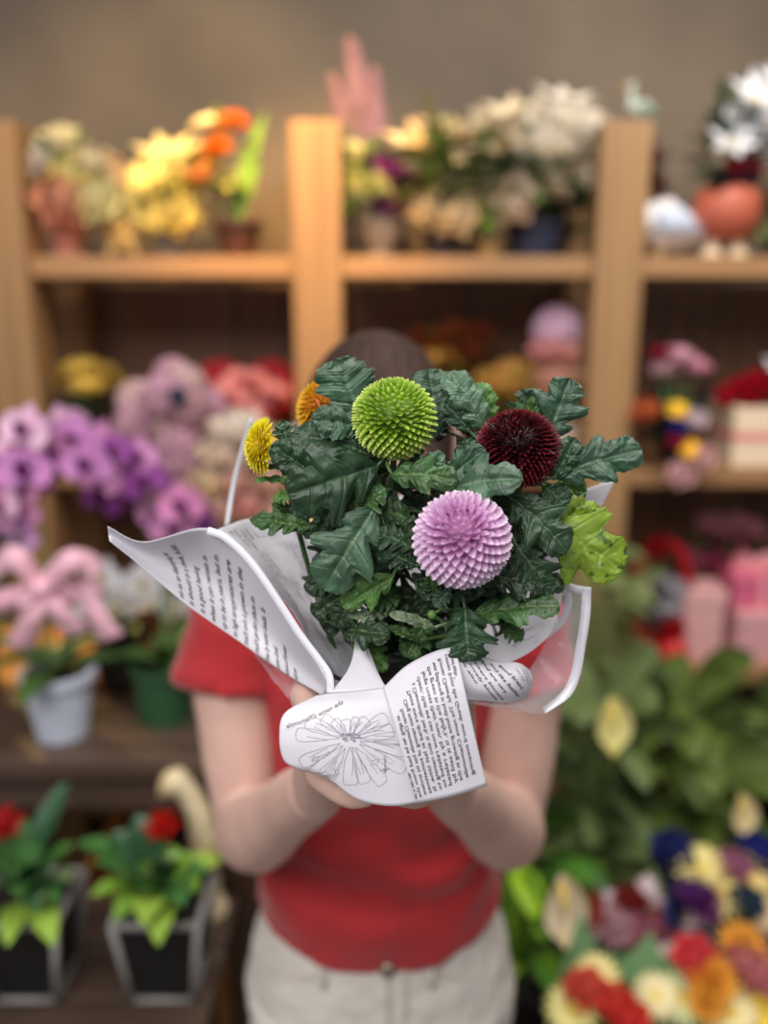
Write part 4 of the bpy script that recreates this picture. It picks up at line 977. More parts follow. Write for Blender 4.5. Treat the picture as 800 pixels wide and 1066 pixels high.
def leaf(base, tip, width, style='lobed', m='dark', roll=0, bend=.08, fold=.10, wave=.05, seed=0, asym=0, petiole=None):
    """base, tip: points; width: full width in metres"""
    rr_ = random.Random(seed*31+5); tab, veins, shear = STY[style]; veins = tuple(veins)+(.28, .60, .76)
    base, tip = Vector(base), Vector(tip); ax = tip-base; L = ax.length; X = ax/L
    view = (Vector((0, 0, CZ)) - (base+tip)/2).normalized(); nrm = view + Vector((0, 0, .35)); nrm = (nrm - X*nrm.dot(X)).normalized()
    nrm = Matrix.Rotation(math.radians(roll), 3, X) @ nrm; Yv = nrm.cross(X)
    NS, NT = (100, 12) if seed < 100 else (56, 8); wmax = max(v for _, v in tab); K = width*.5/wmax
    vs = []; fs = []; vein = []
    ph = rr_.random()*6; ph2 = rr_.random()*6
    xs_max = 1.0
    for i in range(NS+1):
        s = i/NS
        for j in range(-NT, NT+1):
            t = j/NT; side = 1 if t >= 0 else -1
            ss = min(1, max(0, s + side*asym*.05*sin(pi*s)))
            wd = interp(tab, ss)*(1+side*asym*.15)
            tooth = 1 + .045*sin(s*33+ph+side) + .022*sin(s*71+ph2)
            y = t*wd*K*tooth; x = s*L + shear*abs(t)**1.2*wd*K*(1-.75*s)
            # heights
            dv = abs(t*wd*K); mid = math.exp(-(dv/.0012)**2)
            lat = 0; puff = 0
            for vsn in veins: lat = max(lat, math.exp(-((s-vsn-.03*abs(t))/.009)**2)*(1-.4*abs(t)))
            puff = abs(sin(pi*(s*3.6-.25*abs(t)+.1*side)))**.7
            z = fold*abs(y) - .35*fold*abs(y)*abs(t) - .0010*math.exp(-(dv/.0022)**2) - .0007*lat + .0016*puff*sin(pi*min(1, abs(t)))*(1-s*.4)
            z += .0012*noise.noise(Vector((s*9+ph, t*4, ph2)))
            z += wave*K*sin(s*11+ph+side*1.3)*abs(t)**1.5 + .3*wave*K*sin(s*29+ph2)*abs(t)**2
            xn = x/L; z += bend*L*4*xn*(1-xn) - .10*K*abs(t)**2
            vs.append(base + X*x + Yv*y + nrm*z)
            fine = .0
            vein.append(min(1, math.exp(-(dv/.00045)**2)*(1-.5*s)*.8 + lat**2*.35))
    W_ = 2*NT+1
    for i in range(NS):
        for j in range(W_-1):
            a = i*W_+j; fs.append((a, a+W_, a+W_+1, a+1))
    # petiole
    pb = MB()
    if petiole is not None:
        c0 = Vector(petiole); mid = c0.lerp(base, .6) + Vector((0, 0, .004)) - X*min(.01, (base-c0).length*.3)
        pb.tube([c0*(1-s)**2+mid*2*s*(1-s)+(base+X*.002)*s*s for s in [k/6 for k in range(7)]], [.0014, .0013, .0012, .0011, .0011, .001, .0008], 6)
    n = len(vs); vs = vs + pb.v; fs = fs + [tuple(q+n for q in f) for f in pb.f]; vein += [.5]*len(pb.v)
    me = mesh_from('leaf', vs, fs); fattr(me, 'vein', vein)
    # make the upper side the front of every face
    me.materials.append(LM[m]); o = bpy.data.objects.new('leaf', me); col.objects.link(o); o.parent = pl; bpy_par_inv(o, pl)
    return o

# main stems
def bez(a, b_, c_, n=12): return [a*(1-s)**2+b_*2*s*(1-s)+c_*s*s for s in [i/n for i in range(n+1)]]
FL = {'green': (P(411, 436, .490), .0250), 'red': (P(539, 467, .500), .0258), 'pink': (P(481, 562, .455), .0270)}
yel_c = P(276, 465, .500); ora_c = P(337, 424, .555)
stem_paths = []
def main_stem(c0, c1, c2, r=.0024):
    pts = bez(Vector(c0), Vector(c1), Vector(c2)); stem_paths.append(pts)
    b = MB(); b.tube(pts, [r*(1-.25*i/12) for i in range(13)], 8); b.build('stem', stem_m, pl)
cr = CROWN
main_stem(cr+Vector((-.005, 0, -.02)), P(402, 600, .52), FL['green'][0]-Vector((0, -.004, .018)))
main_stem(cr+Vector((.012, .004, -.02)), P(500, 620, .53), FL['red'][0]-Vector((.004, -.004, .018)))
main_stem(cr+Vector((.008, -.01, -.02)), P(480, 680, .49), FL['pink'][0]-Vector((0, -.012, .018)))
main_stem(cr+Vector((-.018, 0, -.02)), P(330, 640, .53), yel_c+Vector((.008, 0, -.002)), .002)
main_stem(cr+Vector((-.012, .012, -.02)), P(345, 600, .56), ora_c+Vector((.002, 0, -.012)), .002)
main_stem(cr+Vector((.02, 0, -.02)), P(560, 660, .53), P(560, 545, .52), .002)
allpts = [p for s in stem_paths for p in s]
def near(p):
    q = [s for s in allpts if s.z < p.z+.012] or allpts
    return min(q, key=lambda s: (s-p).length)
# (base px,py,Y)  (tip px,py,Y)  width px  style  material  roll bend fold wave asym
LV = [
 ((378,440,.515),(349,373,.525),66,'oval','blue',18,.04,.18,.06,0),
 ((384,447,.495),(324,437,.485),40,'oval','blue',8,.06,.15,.08,0),
 ((396,484,.480),(300,515,.465),82,'lobed','dark',-22,.10,.10,.05,.5),
 ((392,476,.488),(302,452,.490),46,'oval','dark',10,.10,.05,.06,0),
 ((301,466,.500),(293,438,.502),27,'jag','grey',0,.05,.1,.05,0),
 ((332,497,.480),(282,463,.478),32,'oval','dark',-14,.08,.2,.05,0),
 ((304,484,.498),(279,486,.495),10,'narrow','grey',20,.05,.2,.05,0),
 ((310,500,.502),(265,499,.500),12,'narrow','light',30,.03,.1,.05,0),
 ((312,512,.500),(284,520,.498),18,'jag','light',10,.05,.1,.05,0),
 ((306,532,.505),(283,524,.505),14,'jag','mid',0,.05,.1,.05,0),
 ((326,550,.500),(260,540,.498),34,'jag','mid',14,.06,.1,.05,0),
 ((335,560,.500),(290,528,.505),30,'lobed','dark',0,.06,.1,.05,0),
 ((392,526,.472),(337,614,.462),74,'lobed','grey',-6,.10,.16,.06,-.2),
 ((396,530,.478),(410,585,.470),50,'lobed','dark',4,.10,.1,.06,0),
 ((456,455,.520),(447,383,.530),54,'oval','blue',6,.05,.12,.06,0),
 ((506,452,.512),(466,386,.525),42,'oval','grey',26,.10,.25,.08,.4),
 ((492,452,.510),(460,418,.512),26,'oval','blue',10,.08,.2,.06,0),
 ((512,446,.535),(494,399,.54),34,'oval','light',0,.05,.1,.05,0),
 ((405,494,.476),(476,500,.466),46,'lobed','mid',-12,.10,.05,.08,.3),
 ((428,510,.478),(462,470,.480),30,'jag','grey',8,.08,.1,.06,0),
 ((458,512,.480),(543,498,.460),58,'lobed','grey',-8,.10,.14,.07,.2),
 ((462,505,.482),(505,466,.478),34,'oval','blue',0,.08,.14,.07,0),
 ((568,462,.512),(594,394,.520),58,'lobed','blue',8,.06,.16,.05,0),
 ((560,450,.52),(546,413,.525),26,'oval','mid',0,.06,.1,.05,0),
 ((572,496,.495),(669,467,.490),52,'narrow','blue',0,.05,.16,.05,0),
 ((576,500,.490),(600,455,.498),30,'oval','dark',10,.06,.1,.05,0),
 ((565,505,.495),(590,526,.485),32,'oval','dark',-10,.08,.1,.05,0),
 ((548,530,.500),(649,594,.482),84,'lobed','lime',6,.05,.08,.07,.2),
 ((560,530,.505),(629,541,.495),40,'oval','lime',10,.05,.08,.07,0),
 ((575,505,.51),(612,512,.51),26,'oval','light',10,.05,.08,.07,0),
 ((528,515,.485),(591,574,.468),60,'lobed','dark',-8,.10,.12,.05,.2),
 ((530,525,.486),(583,545,.475),34,'oval','dark',12,.08,.12,.05,0),
 ((538,568,.478),(572,622,.466),54,'lobed','dark',-12,.10,.16,.08,0),
 ((505,602,.470),(568,608,.466),46,'lobed','deep',-10,.1,.1,.06,0),
 ((484,630,.458),(488,689,.445),62,'lobed','dark',4,.06,.10,.05,0),
 ((490,640,.466),(583,630,.458),50,'lobed','mid',-24,.05,.10,.05,.2),
 ((432,572,.462),(388,552,.468),34,'jag','dark',10,.08,.1,.06,0),
 ((436,590,.462),(400,572,.462),30,'jag','dark',-10,.08,.1,.06,0),
 ((412,598,.474),(356,631,.470),38,'lobed','light',-34,.06,.1,.08,0),
 ((456,654,.466),(406,638,.462),17,'oval','under',30,.03,.1,.05,0),
 ((404,640,.478),(362,640,.476),20,'jag','under',24,.03,.1,.05,0),
 ((366,666,.490),(404,697,.480),36,'jag','light',-20,.05,.1,.05,0),
 ((440,668,.475),(404,652,.478),16,'oval','mid',34,.05,.1,.05,0),
 ((362,600,.505),(318,612,.505),38,'jag','deep',0,.05,.1,.05,0),
 ((372,625,.500),(336,655,.500),46,'lobed','deep',0,.05,.1,.05,0),
 ((452,625,.468),(448,596,.466),24,'jag','mid',0,.05,.1,.05,0),
 ((470,612,.462),(452,632,.460),22,'jag','grey',0,.05,.1,.05,0),
 ((520,650,.48),(545,664,.47),26,'jag','mid',0,.05,.1,.05,0),
 ((420,540,.49),(392,512,.485),30,'lobed','dark',0,.05,.1,.05,0),
 ((356,510,.50),(330,560,.495),44,'lobed','dark',0,.05,.1,.05,0),
 ((440,440,.53),(425,395,.54),34,'oval','dark',0,.05,.1,.05,0),
 ((500,480,.49),(478,462,.50),28,'oval','dark',0,.05,.1,.05,0),
 ((372,520,.49),(392,560,.48),30,'lobed','dark',10,.05,.1,.05,0),
 ((520,560,.49),(545,590,.475),44,'lobed','dark',10,.05,.1,.05,0),
]
for k, (a, t, wpx, sty, mt, roll, bend, fold, wave, asy) in enumerate(LV):
    A, T = P(*a), P(*t); wd = 1.05*wpx/ppm((a[2]+t[2])/2, (A.z+T.z)/2)
    leaf(A, T, wd, sty, mt, roll, bend, fold, wave, k, asy, petiole=near(A))
# inner leaves that fill the crown
fr = random.Random(11); inner = []
for k in range(112):
    g = k % 8
    if g < 5:
        y = fr.uniform(520, 685); half = 118 if y < 600 else 118-(y-600)*.95; x = 452+fr.uniform(-1, 1)*half-(y-560)*.22; Y = fr.uniform(.480, .530)
    elif g < 7: x = fr.uniform(335, 560); y = fr.uniform(470, 560); Y = fr.uniform(.50, .535)
    else: x = fr.uniform(360, 560); y = fr.uniform(430, 500); Y = fr.uniform(.515, .54)
    q = fr.uniform(-.3, pi+.3) if y < 540 else fr.uniform(pi*.9, 2.1*pi); L = fr.uniform(36, 60)
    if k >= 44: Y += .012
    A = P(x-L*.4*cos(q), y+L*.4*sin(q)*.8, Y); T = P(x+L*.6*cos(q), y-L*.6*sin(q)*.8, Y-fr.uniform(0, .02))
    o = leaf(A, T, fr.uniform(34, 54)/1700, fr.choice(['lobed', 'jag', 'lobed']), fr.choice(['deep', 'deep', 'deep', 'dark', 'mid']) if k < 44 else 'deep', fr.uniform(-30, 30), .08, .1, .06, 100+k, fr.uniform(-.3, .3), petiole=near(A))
    if k >= 44: inner.append(o)
vs = []; fs = []; vn = []
for o in inner:
    n = len(vs); vs += [v.co.copy() for v in o.data.vertices]; fs += [tuple(q+n for q in p.vertices) for p in o.data.polygons]
    vn += [d.value for d in o.data.attributes['vein'].data]
    me = o.data; bpy.data.objects.remove(o); bpy.data.meshes.remove(me)
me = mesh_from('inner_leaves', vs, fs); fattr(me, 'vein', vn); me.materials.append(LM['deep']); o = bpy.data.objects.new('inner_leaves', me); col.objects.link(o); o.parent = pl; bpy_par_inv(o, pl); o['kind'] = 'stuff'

# ---- pompon blooms
def petal_pts(L, W, cup, n=6, m=6, curl=.1, taper=.75, tipp=2.0):
    vs = []; tipv = []
    for i in range(n+1):
        s = i/n; wd = W*(taper+(1-taper)*min(1, s*1.8))*(1-max(0, (s-.62)/.38)**tipp*.92)
        for j in range(m+1):
            t = j/m*2-1; a = t*cup
            y = wd*.5*sin(a)/max(.2, sin(cup)); z = wd*.5*(1-cos(a))/max(.2, sin(cup))
            vs.append(Vector((L*s, y, z + curl*L*s*s))); tipv.append(min(1, max(s**2.2*.9, abs(t)**4*.85*s)))
    fs = [(i*(m+1)+j, (i+1)*(m+1)+j, (i+1)*(m+1)+j+1, i*(m+1)+j+1) for i in range(n) for j in range(m)]
    return vs, fs, tipv
def pompon(name, c, R, axis, N, L, W, cup, lean, mat_, curl=.1, flat=1.0, jit=.12, label=None, cut=1.0, core=None, size_top=.6, sc_f=None, tipp=2.0):
    axis = Vector(axis).normalized(); Q = axis.to_track_quat('Z', 'Y').to_matrix(); b = MB(); tips = []
    rr = random.Random(N)
    for k in range(N):
        z = 1-(k+.5)/N*(1+cut); phi = k*2.399963; ra = math.sqrt(max(0, 1-z*z)); d = Vector((ra*cos(phi), ra*sin(phi), z))
        away = Vector((cos(phi)*z, sin(phi)*z, -ra)); pol = math.acos(max(-1, min(1, z)))/pi
        dirv = (d + away*lean*sin(pi*min(1, pol*1.0+.02)) + Vector((rr.gauss(0, jit), rr.gauss(0, jit), rr.gauss(0, jit)))).normalized()
        zc = (-away); zc = (zc - dirv*zc.dot(dirv)).normalized(); yc = zc.cross(dirv)
        f = size_top + (1-size_top)*min(1, pol*3.2); LL = L*f*rr.uniform(.9, 1.08); WW = W*f*rr.uniform(.9, 1.1)
        vs, fs, tv = petal_pts(LL, WW, cup, curl=curl, tipp=tipp)
        Rr = R*(1 if sc_f is None else sc_f(pol)); start = d*Rr - dirv*LL
        out = []
        for v in vs:
            p = start + dirv*v.x + yc*v.y + zc*v.z; p.z *= flat; out.append(Vector(c) + Q @ p)
        b.add(out, fs); tips += tv
    me = b.mesh(name); fattr(me, 'tip', tips); me.materials.append(mat_)
    o = bpy.data.objects.new(name, me); col.objects.link(o); o.parent = pl; bpy_par_inv(o, pl)
    if label: o['label'] = label
    # solid heart and green calyx
    bb = MB(); bb.ball(c, R*.62, 20, 0, (1, 1, flat)); bb.build('flower_core', core or mat_, o)
    bb = MB(); cb_ = Vector(c) - Q @ Vector((0, 0, R*.55*flat))
    for k in range(12):
        q = 2*pi*k/12; e = Q @ Vector((cos(q)*R*.55, sin(q)*R*.55, -R*.15)); blade(bb, cb_, cb_+e, R*.28, .02, n=3)
    bb.build('calyx', M((70, 104, 52)), o)
    return o
pm_green = petal_mat('lime_petals', (136, 176, 34), (240, 250, 150), tr=.25); pm_pink = petal_mat('pink_petals', (208, 154, 200), (252, 240, 252), tr=.3)
pm_red = petal_mat('maroon_petals', (48, 8, 16), (128, 34, 44), tr=.1, rough=.4); pm_yel = petal_mat('yellow_petals', (224, 206, 20), (250, 246, 80)); pm_ora = petal_mat('amber_petals', (190, 132, 8), (236, 190, 34))
pompon('green_pompon_bloom', FL['green'][0], .0248, (.05, -.35, .9), 520, .0085, .0029, 1.25, .16, pm_green, curl=.16, flat=.95, label='lime green pompon bloom', core=M((90, 124, 20)), size_top=.6, tipp=4.0, jit=.13)
pompon('red_pompon_bloom', FL['red'][0], .0252, (-.1, -.35, .9), 820, .0090, .0023, 1.0, .30, pm_red, curl=.18, flat=.90, label='dark maroon pompon bloom', core=M((44, 8, 14)), size_top=.7, jit=.16)
pompon('pink_pompon_bloom', FL['pink'][0], .0268, (-.12, -.62, .75), 400, .0104, .0048, 1.2, .44, pm_pink, curl=.20, flat=.98, label='pale mauve pink pompon bloom', core=M((150, 90, 134)), size_top=.42, jit=.11, tipp=1.9)
pompon('yellow_bloom', yel_c, .0175, (-1, -.36, .14), 170, .0085, .0034, .9, .30, pm_yel, curl=.1, flat=.68, label='yellow bloom seen from the side', cut=.15, core=M((200, 160, 20)), size_top=.6, jit=.08)
pompon('amber_bloom', ora_c, .020, (-.6, -.5, .5), 220, .009, .003, .9, .3, pm_ora, curl=.1, flat=.8, label='amber yellow bloom half hidden behind leaves', cut=.5, core=M((180, 100, 10)), size_top=.6)
# unopened buds
for (x, y, Y) in ((450, 640, .47), (372, 592, .49), (296, 500, .50), (500, 575, .495)):
    b = MB(); p = P(x, y, Y); b.ball(p, .0028, 10); q = near(p); b.tube([q, q.lerp(p, .6)+Vector((0,0,.002)), p], .0009, 6); b.build('flower_bud', M((92, 128, 60)), pl)

# ================================================================ WRAPPING PAPER
wr_root = empty('wrapping_paper', (POT_C.x, POT_C.y, POT_Z0), 'white printed translucent gift wrap flaring around the held chrysanthemum plant', 'wrapping paper')
def paper_mat(name, c, tr, rough=.45, alpha=1.0):
    m = bpy.data.materials.new(name); m.use_nodes = True; nt = m.node_tree; N = nt.nodes; L = nt.links
    b = N['Principled BSDF']; b.inputs['Base Color'].default_value = lin(c); b.inputs['Roughness'].default_value = rough; b.inputs['Specular IOR Level'].default_value = .4
    td = N.new('ShaderNodeBsdfTranslucent'); td.inputs[0].default_value = lin(c)
    ms = N.new('ShaderNodeMixShader'); ms.inputs[0].default_value = tr
    L.new(b.outputs[0], ms.inputs[1]); L.new(td.outputs[0], ms.inputs[2]); last = ms
    if alpha < 1:
        tp = N.new('ShaderNodeBsdfTransparent'); m2 = N.new('ShaderNodeMixShader'); m2.inputs[0].default_value = alpha
        L.new(tp.outputs[0], m2.inputs[1]); L.new(ms.outputs[0], m2.inputs[2]); last = m2
    L.new(last.outputs[0], N['Material Output'].inputs[0]); return m
paper_m = paper_mat('white_paper', (226, 222, 230), .12); sheer_m = paper_mat('sheer_paper', (214, 214, 220), .3, alpha=.82)
band_m = paper_mat('white_edge_band', (240, 238, 246), .2, .3); film_m = paper_mat('clear_film', (226, 226, 232), .1, .12, alpha=.16)
ink_m = mat('black_ink', (46, 44, 52), rough=.6); ink_faint = mat('grey_ink', (104, 102, 112), rough=.6)
def cr_(p0, p1, p2, p3, s): return .5*((2*p1)+(p2-p0)*s+(2*p0-5*p1+4*p2-p3)*s*s+(3*p1-p0-3*p2+p3)*s**3)
class Patch:
    def __init__(s, grid): s.g = [[P(*q) for q in row] for row in grid]
    def _line(s, arr, u):
        n = len(arr)-1; x = max(0, min(n-1e-6, u*n)); i = int(x); f = x-i
        a = arr[i-1] if i > 0 else arr[0]*2-arr[1]; d = arr[i+2] if i+2 <= n else arr[n]*2-arr[n-1]
        return cr_(a, arr[i], arr[i+1], d, f)
    def at(s, u, v):          # u along a row, v down the rows
        return s._line([s._line(r, u) for r in s.g], v)
    def nrm(s, u, v):
        e = .01; n = (s.at(min(1, u+e), v)-s.at(max(0, u-e), v)).cross(s.at(u, min(1, v+e))-s.at(u, max(0, v-e))).normalized()
        c = Vector((0, 0, CZ))-s.at(u, v); return n if n.dot(c) > 0 else -n
    def mesh(s, nu=36, nv=36, crinkle=0, seed=0):
        vs = []; 
        for j in range(nv+1):
            for i in range(nu+1):
                p = s.at(i/nu, j/nv)
                if crinkle:
                    q = p*38+Vector((seed, 0, 0)); p = p + s.nrm(i/nu, j/nv)*crinkle*(abs(noise.noise(q))*1.6 + .5*abs(noise.noise(q*2.7)))
                vs.append(p)
        fs = [(j*(nu+1)+i, j*(nu+1)+i+1, (j+1)*(nu+1)+i+1, (j+1)*(nu+1)+i) for j in range(nv) for i in range(nu)]
        return mesh_from('paper_flap', vs, fs)
def flap(name, patch, m, parent=None, nu=36, nv=36, crinkle=0, th=.00025, label=None):
    me = patch.mesh(nu, nv, crinkle, rnd.random()*50); me.materials.append(m); o = bpy.data.objects.new(name, me); col.objects.link(o)
    pr_ = parent or wr_root; o.parent = pr_; bpy_par_inv(o, pr_)
    if th: so = o.modifiers.new('s', 'SOLIDIFY'); so.thickness = th; so.offset = 0
    if label: o['label'] = label
    return o
def text_verts(txt, size, space=1.0):
    cu = bpy.data.curves.new('t', 'FONT'); cu.body = txt; cu.size = size; cu.resolution_u = 2; cu.space_character = space; cu.offset = .008*size
    o = bpy.data.objects.new('t', cu); col.objects.link(o); dg = bpy.context.evaluated_depsgraph_get(); dg.update()
    me = bpy.data.meshes.new_from_object(o.evaluated_get(dg)); vs = [v.co.copy() for v in me.vertices]; fs = [tuple(p.vertices) for p in me.polygons]
    bpy.data.objects.remove(o); bpy.data.curves.remove(cu); bpy.data.meshes.remove(me); return vs, fs
def print_lines(patch, parent, lines, mp, size, m=ink_m, off=.0005, name='printed_text', lim=(0,1,0,1)):
    """mp(gx, gy, line data) -> (u, v)"""
    allv = []; allf = []
    for ln in lines:
        vs, fs = text_verts(ln[0], size); uv = [mp(v.x, v.y, ln) for v in vs]; ok = [lim[0] <= u <= lim[1] and lim[2] <= v <= lim[3] for u, v in uv]
        n = len(allv); allv += [patch.at(u, v)+patch.nrm(u, v)*off for u, v in uv]
        allf += [tuple(q+n for q in f) for f in fs if all(ok[q] for q in f)]
    me = mesh_from(name, allv, allf, False); me.materials.append(m); o = bpy.data.objects.new(name, me); col.objects.link(o)
    o.parent = parent; bpy_par_inv(o, parent); return o

# E: front right flap
E = Patch([[(399,716,.447),(422,694,.448),(448,680,.450),(474,672,.452)],
           [(408,745,.433),(432,733,.431),(458,722,.431),(483,712,.436)],
           [(419,785,.427),(444,778,.425),(470,770,.425),(494,762,.430)],
           [(434,836,.424),(458,832,.423),(482,826,.423),(507,818,.428)]])
fe = flap('paper_flap', E, paper_m, label='front flap printed with flipped black text')
lt = [("with bees, in June", .035, .80, .97), ("an aging, let be had from the", .10, .36, .965), ("Roman Chamomile has its ancient", .175, .32, .955), ("Cling mass naming of sometimes", .25, .26, .95), ("These were dried at last time. It", .325, .20, .945),
      ("a Chamomile, herb, is also naming to", .40, .17, .94), ("cheer, that we can now related to", .475, .14, .935), ("large roses their own, by a related", .55, .12, .93), ("the green in the lady's, is it said by", .625, .10, .925),
      ("was gathering in both home growing in the", .70, .085, .92), ("Roman Cheerful. The name Chamomile", .785, .07, .915), ("comes from the Greek word meaning", .872, .05, .91), ("\"ground apple.\"", .94, .03, .27)]
def fitE(gx, gy, ln): return (ln[1]-gy*1.0, ln[2]+gx/ln[4]*(ln[3]-ln[2]))
lt = [ln + (max(v.x for v in text_verts(ln[0], .070)[0]),) for ln in lt]
print_lines(E, fe, lt, fitE, .070)
print_lines(E, fe, [("Chamomile is", .30, .03), ("This is the", .42, .0), ("herb", .16, .06)], lambda gx, gy, ln: (ln[1]-gy, ln[2]+gx*.2), .06, name='printed_text') if False else None
# D: front left flap
D = Patch([[(330,724,.449),(350,721,.450),(372,719,.450),(400,716,.449),(420,714,.449)],
           [(297,742,.436),(325,738,.436),(362,737,.436),(404,737,.438),(428,737,.440)],
           [(291,768,.430),(326,768,.428),(364,768,.427),(406,772,.430),(434,772,.434)],
           [(296,792,.428),(330,797,.425),(366,805,.423),(408,808,.425),(440,806,.430)],
           [(312,801,.428),(340,809,.425),(372,832,.422),(408,839,.422),(442,834,.427)]])
fd = flap('paper_flap', D, paper_m, label='front flap with line drawing of a daisy like flower')
cv = MB()
def proj(p):
    q = p-Vector((0, 0, CZ)); d = q.y*CP - q.z*SP; return 400+F*q.x/d, 533-F*(q.y*SP+q.z*CP)/d
_uc = {}
def uvD(px, py):
    """surface coordinates of the flap for a spot of the drawing"""
    k = (round(px, 2), round(py, 2))
    if k in _uc: return _uc[k]
    u, v = max(.03, min(.97, (px-296)/138.0)), max(.03, min(.97, (py-722)/112.0))
    for _ in range(7):
        x0, y0 = proj(D.at(u, v)); e = .01; xa, ya = proj(D.at(u+e, v)); xb, yb = proj(D.at(u, v+e))
        a, c, b_, d = (xa-x0)/e, (ya-y0)/e, (xb-x0)/e, (yb-y0)/e; det = a*d-b_*c
        if abs(det) < 1e-6: break
        dx, dy = px-x0, py-y0; u += max(-.2, min(.2, (d*dx-b_*dy)/det)); v += max(-.2, min(.2, (a*dy-c*dx)/det)); u = max(.02, min(.98, u)); v = max(.02, min(.98, v))
    _uc[k] = (u, v); return u, v
def stroke(b, pts, w_, patch=D, off=.0005):
    # pts in photo-like flap coordinates mapped to the patch
    q = [patch.at(*uvD(x, y)) + patch.nrm(*uvD(x, y))*off for x, y in pts]; n = [patch.nrm(*uvD(x, y)) for x, y in pts]; vs = []; fs = []
    for i in range(len(q)):
        t = (q[min(i+1, len(q)-1)]-q[max(i-1, 0)]); t = t.normalized() if t.length > 1e-9 else Vector((1,0,0)); s = t.cross(n[i]); vs += [q[i]+s*w_, q[i]-s*w_]
    fs = [(2*i, 2*i+1, 2*i+3, 2*i+2) for i in range(len(q)-1)]; b.add(vs, fs)
rd = random.Random(3); ctr = (364, 769)
for k in range(18):
    a = -2.95 + k*(3.9+1.95)/18 + rd.uniform(-.08, .08)
    down = max(0, sin(a)); L = 27 + 30*abs(cos(a)) + 24*down + rd.uniform(-8, 6); sq = .62 if sin(a) < 0 else .9; wl = rd.uniform(6.5, 10)
    dx, dy = cos(a), sin(a)*sq; nx, ny = -dy, dx; pts = []
    for i in range(13):
        t = -1 + 2*i/12; s = 1-abs(t); prof = sin(pi*min(1, (1-abs(t))*.9+.0))**.6
        along = .18 + .82*(1-abs(t)**2.2); side = wl*math.copysign(1, t)*prof*.9 if i != 6 else 0
        pts.append((ctr[0]+dx*L*along+nx*side, ctr[1]+dy*L*along+ny*side))
    stroke(cv, [(x+rd.uniform(-.5,.5), y+rd.uniform(-.5,.5)) for x, y in pts], .00011)
    for o_ in (-.35, .3)[:1+k%2]: stroke(cv, [(ctr[0]+dx*L*t+nx*wl*o_*sin(pi*t), ctr[1]+dy*L*t+ny*wl*o_*sin(pi*t)) for t in (.42, .55, .68, .8)], .00010)
for k in range(46):
    a = rd.uniform(0, 2*pi); r_ = math.sqrt(rd.random()); x = ctr[0]+11*r_*cos(a); y = ctr[1]-1+5*r_*sin(a); stroke(cv, [(x, y), (x+1.1, y-1.3), (x+2.0, y)], .00020)
for (x, y, dx, dy) in ((342, 812, 10, -6), (348, 800, 6, 6), (325, 792, 8, -5), (405, 800, -10, 2), (395, 790, -10, 6)): stroke(cv, [(x, y), (x+dx*.3, y+dy*.9), (x+dx, y+dy), (x+dx*.7, y+dy*.2), (x, y)], .00012)
me = cv.mesh('flower_drawing', False); me.materials.append(mat('pencil_ink', (128, 126, 138), rough=.7)); o = bpy.data.objects.new('flower_drawing', me); col.objects.link(o); o.parent = fd; bpy_par_inv(o, fd)
# mirrored caption curving over the drawing, reads right to left
print_lines(D, fd, [("the name Chamomile", 0, 0)], lambda gx, gy, ln: uvD(358-gx*5.9-gy*2.4, 733+max(0, gx)*2.5+1.8*sin(gx*.31)-gy*5.0), 1.15, mat('warm_grey_ink', (128, 116, 116)), name='printed_caption')
print_lines(D, fd, [("Chamomile", 0, 0)], lambda gx, gy, ln: uvD(402-gy*4, 786+gx*4), 1.0, ink_faint, name='printed_caption')
# A: left wing
A_low = [(114,563,.500),(150,592,.503),(195,630,.505),(245,665,.508),(295,700,.498),(336,724,.462)]
A_mid = [(113,556,.503),(152,577,.512),(208,592,.522),(262,640,.515),(307,686,.492),(341,719,.458)]
A_up = [(112,548,.498),(150,564,.500),(222,551,.492),(276,606,.480),(318,668,.465),(345,716,.452)]
A = Patch([A_up, A_mid, A_low]); fa = flap('paper_flap', A, paper_m, nu=50, nv=24, label='left wing with rows of small upright text')
la = [("so as to displaying to", .33), ("it should in a clock. In but", .375), ("is a good having", .42), ("when it can remain in", .465), ("up to be in years, but in", .51), ("to high temperatures are", .555), ("much soils is grown in the", .60), ("mulch garden place in", .645), ("free by water beds. It", .69), ("some drink", .735), ("whole of flower", .78), ("mild sun", .825)]
def mapA(gx, gy, ln):   # lines run up the wing, letters lean left
    return (ln[1]-gy*.040/.0394*.9+ .13*(gx*.055) - .02, .95-gx*.060)
print_lines(A, fa, la, lambda gx, gy, ln: (ln[1]+.05-gy*.034-gx*.0135, .97-gx*.080*(1+.3*(ln[1]-.3))), .9, lim=(.02, .97, .10, .985))
for k, (v0) in enumerate((.35, .55, .7)):
    pass
# tip underside lines
# B: inner back-left sheet seen inside the cone
B = Patch([[(226,552,.520),(258,542,.560),(300,545,.585),(345,560,.600),(400,560,.605)],
           [(280,607,.505),(300,600,.550),(330,606,.570),(365,620,.580),(410,620,.585)],
           [(318,664,.490),(335,655,.520),(355,660,.535),(380,672,.545),(410,680,.550)],
           [(344,712,.470),(358,708,.485),(375,706,.498),(392,708,.505),(410,710,.510)]])
fb = flap('paper_flap', B, sheer_m, nu=50, nv=50, crinkle=.0025, label='sheer inner sheet with faded print')
lb = [("the leaves of many soil garden", .08+.045*k) for k in range(18)]
wds = ["gently dried flowers of summer", "are picked in the morning sun", "and kept in a jar for the tea", "small white petals fall back", "around a golden yellow heart", "the scent is like an apple"]
lb = [(wds[k % 6], .06+.042*k, .03) for k in range(20)]
print_lines(B, fb, lb, lambda gx, gy, ln: (ln[1]-gy*.040, ln[2]+gx*.050), .8, ink_faint, off=.0012)
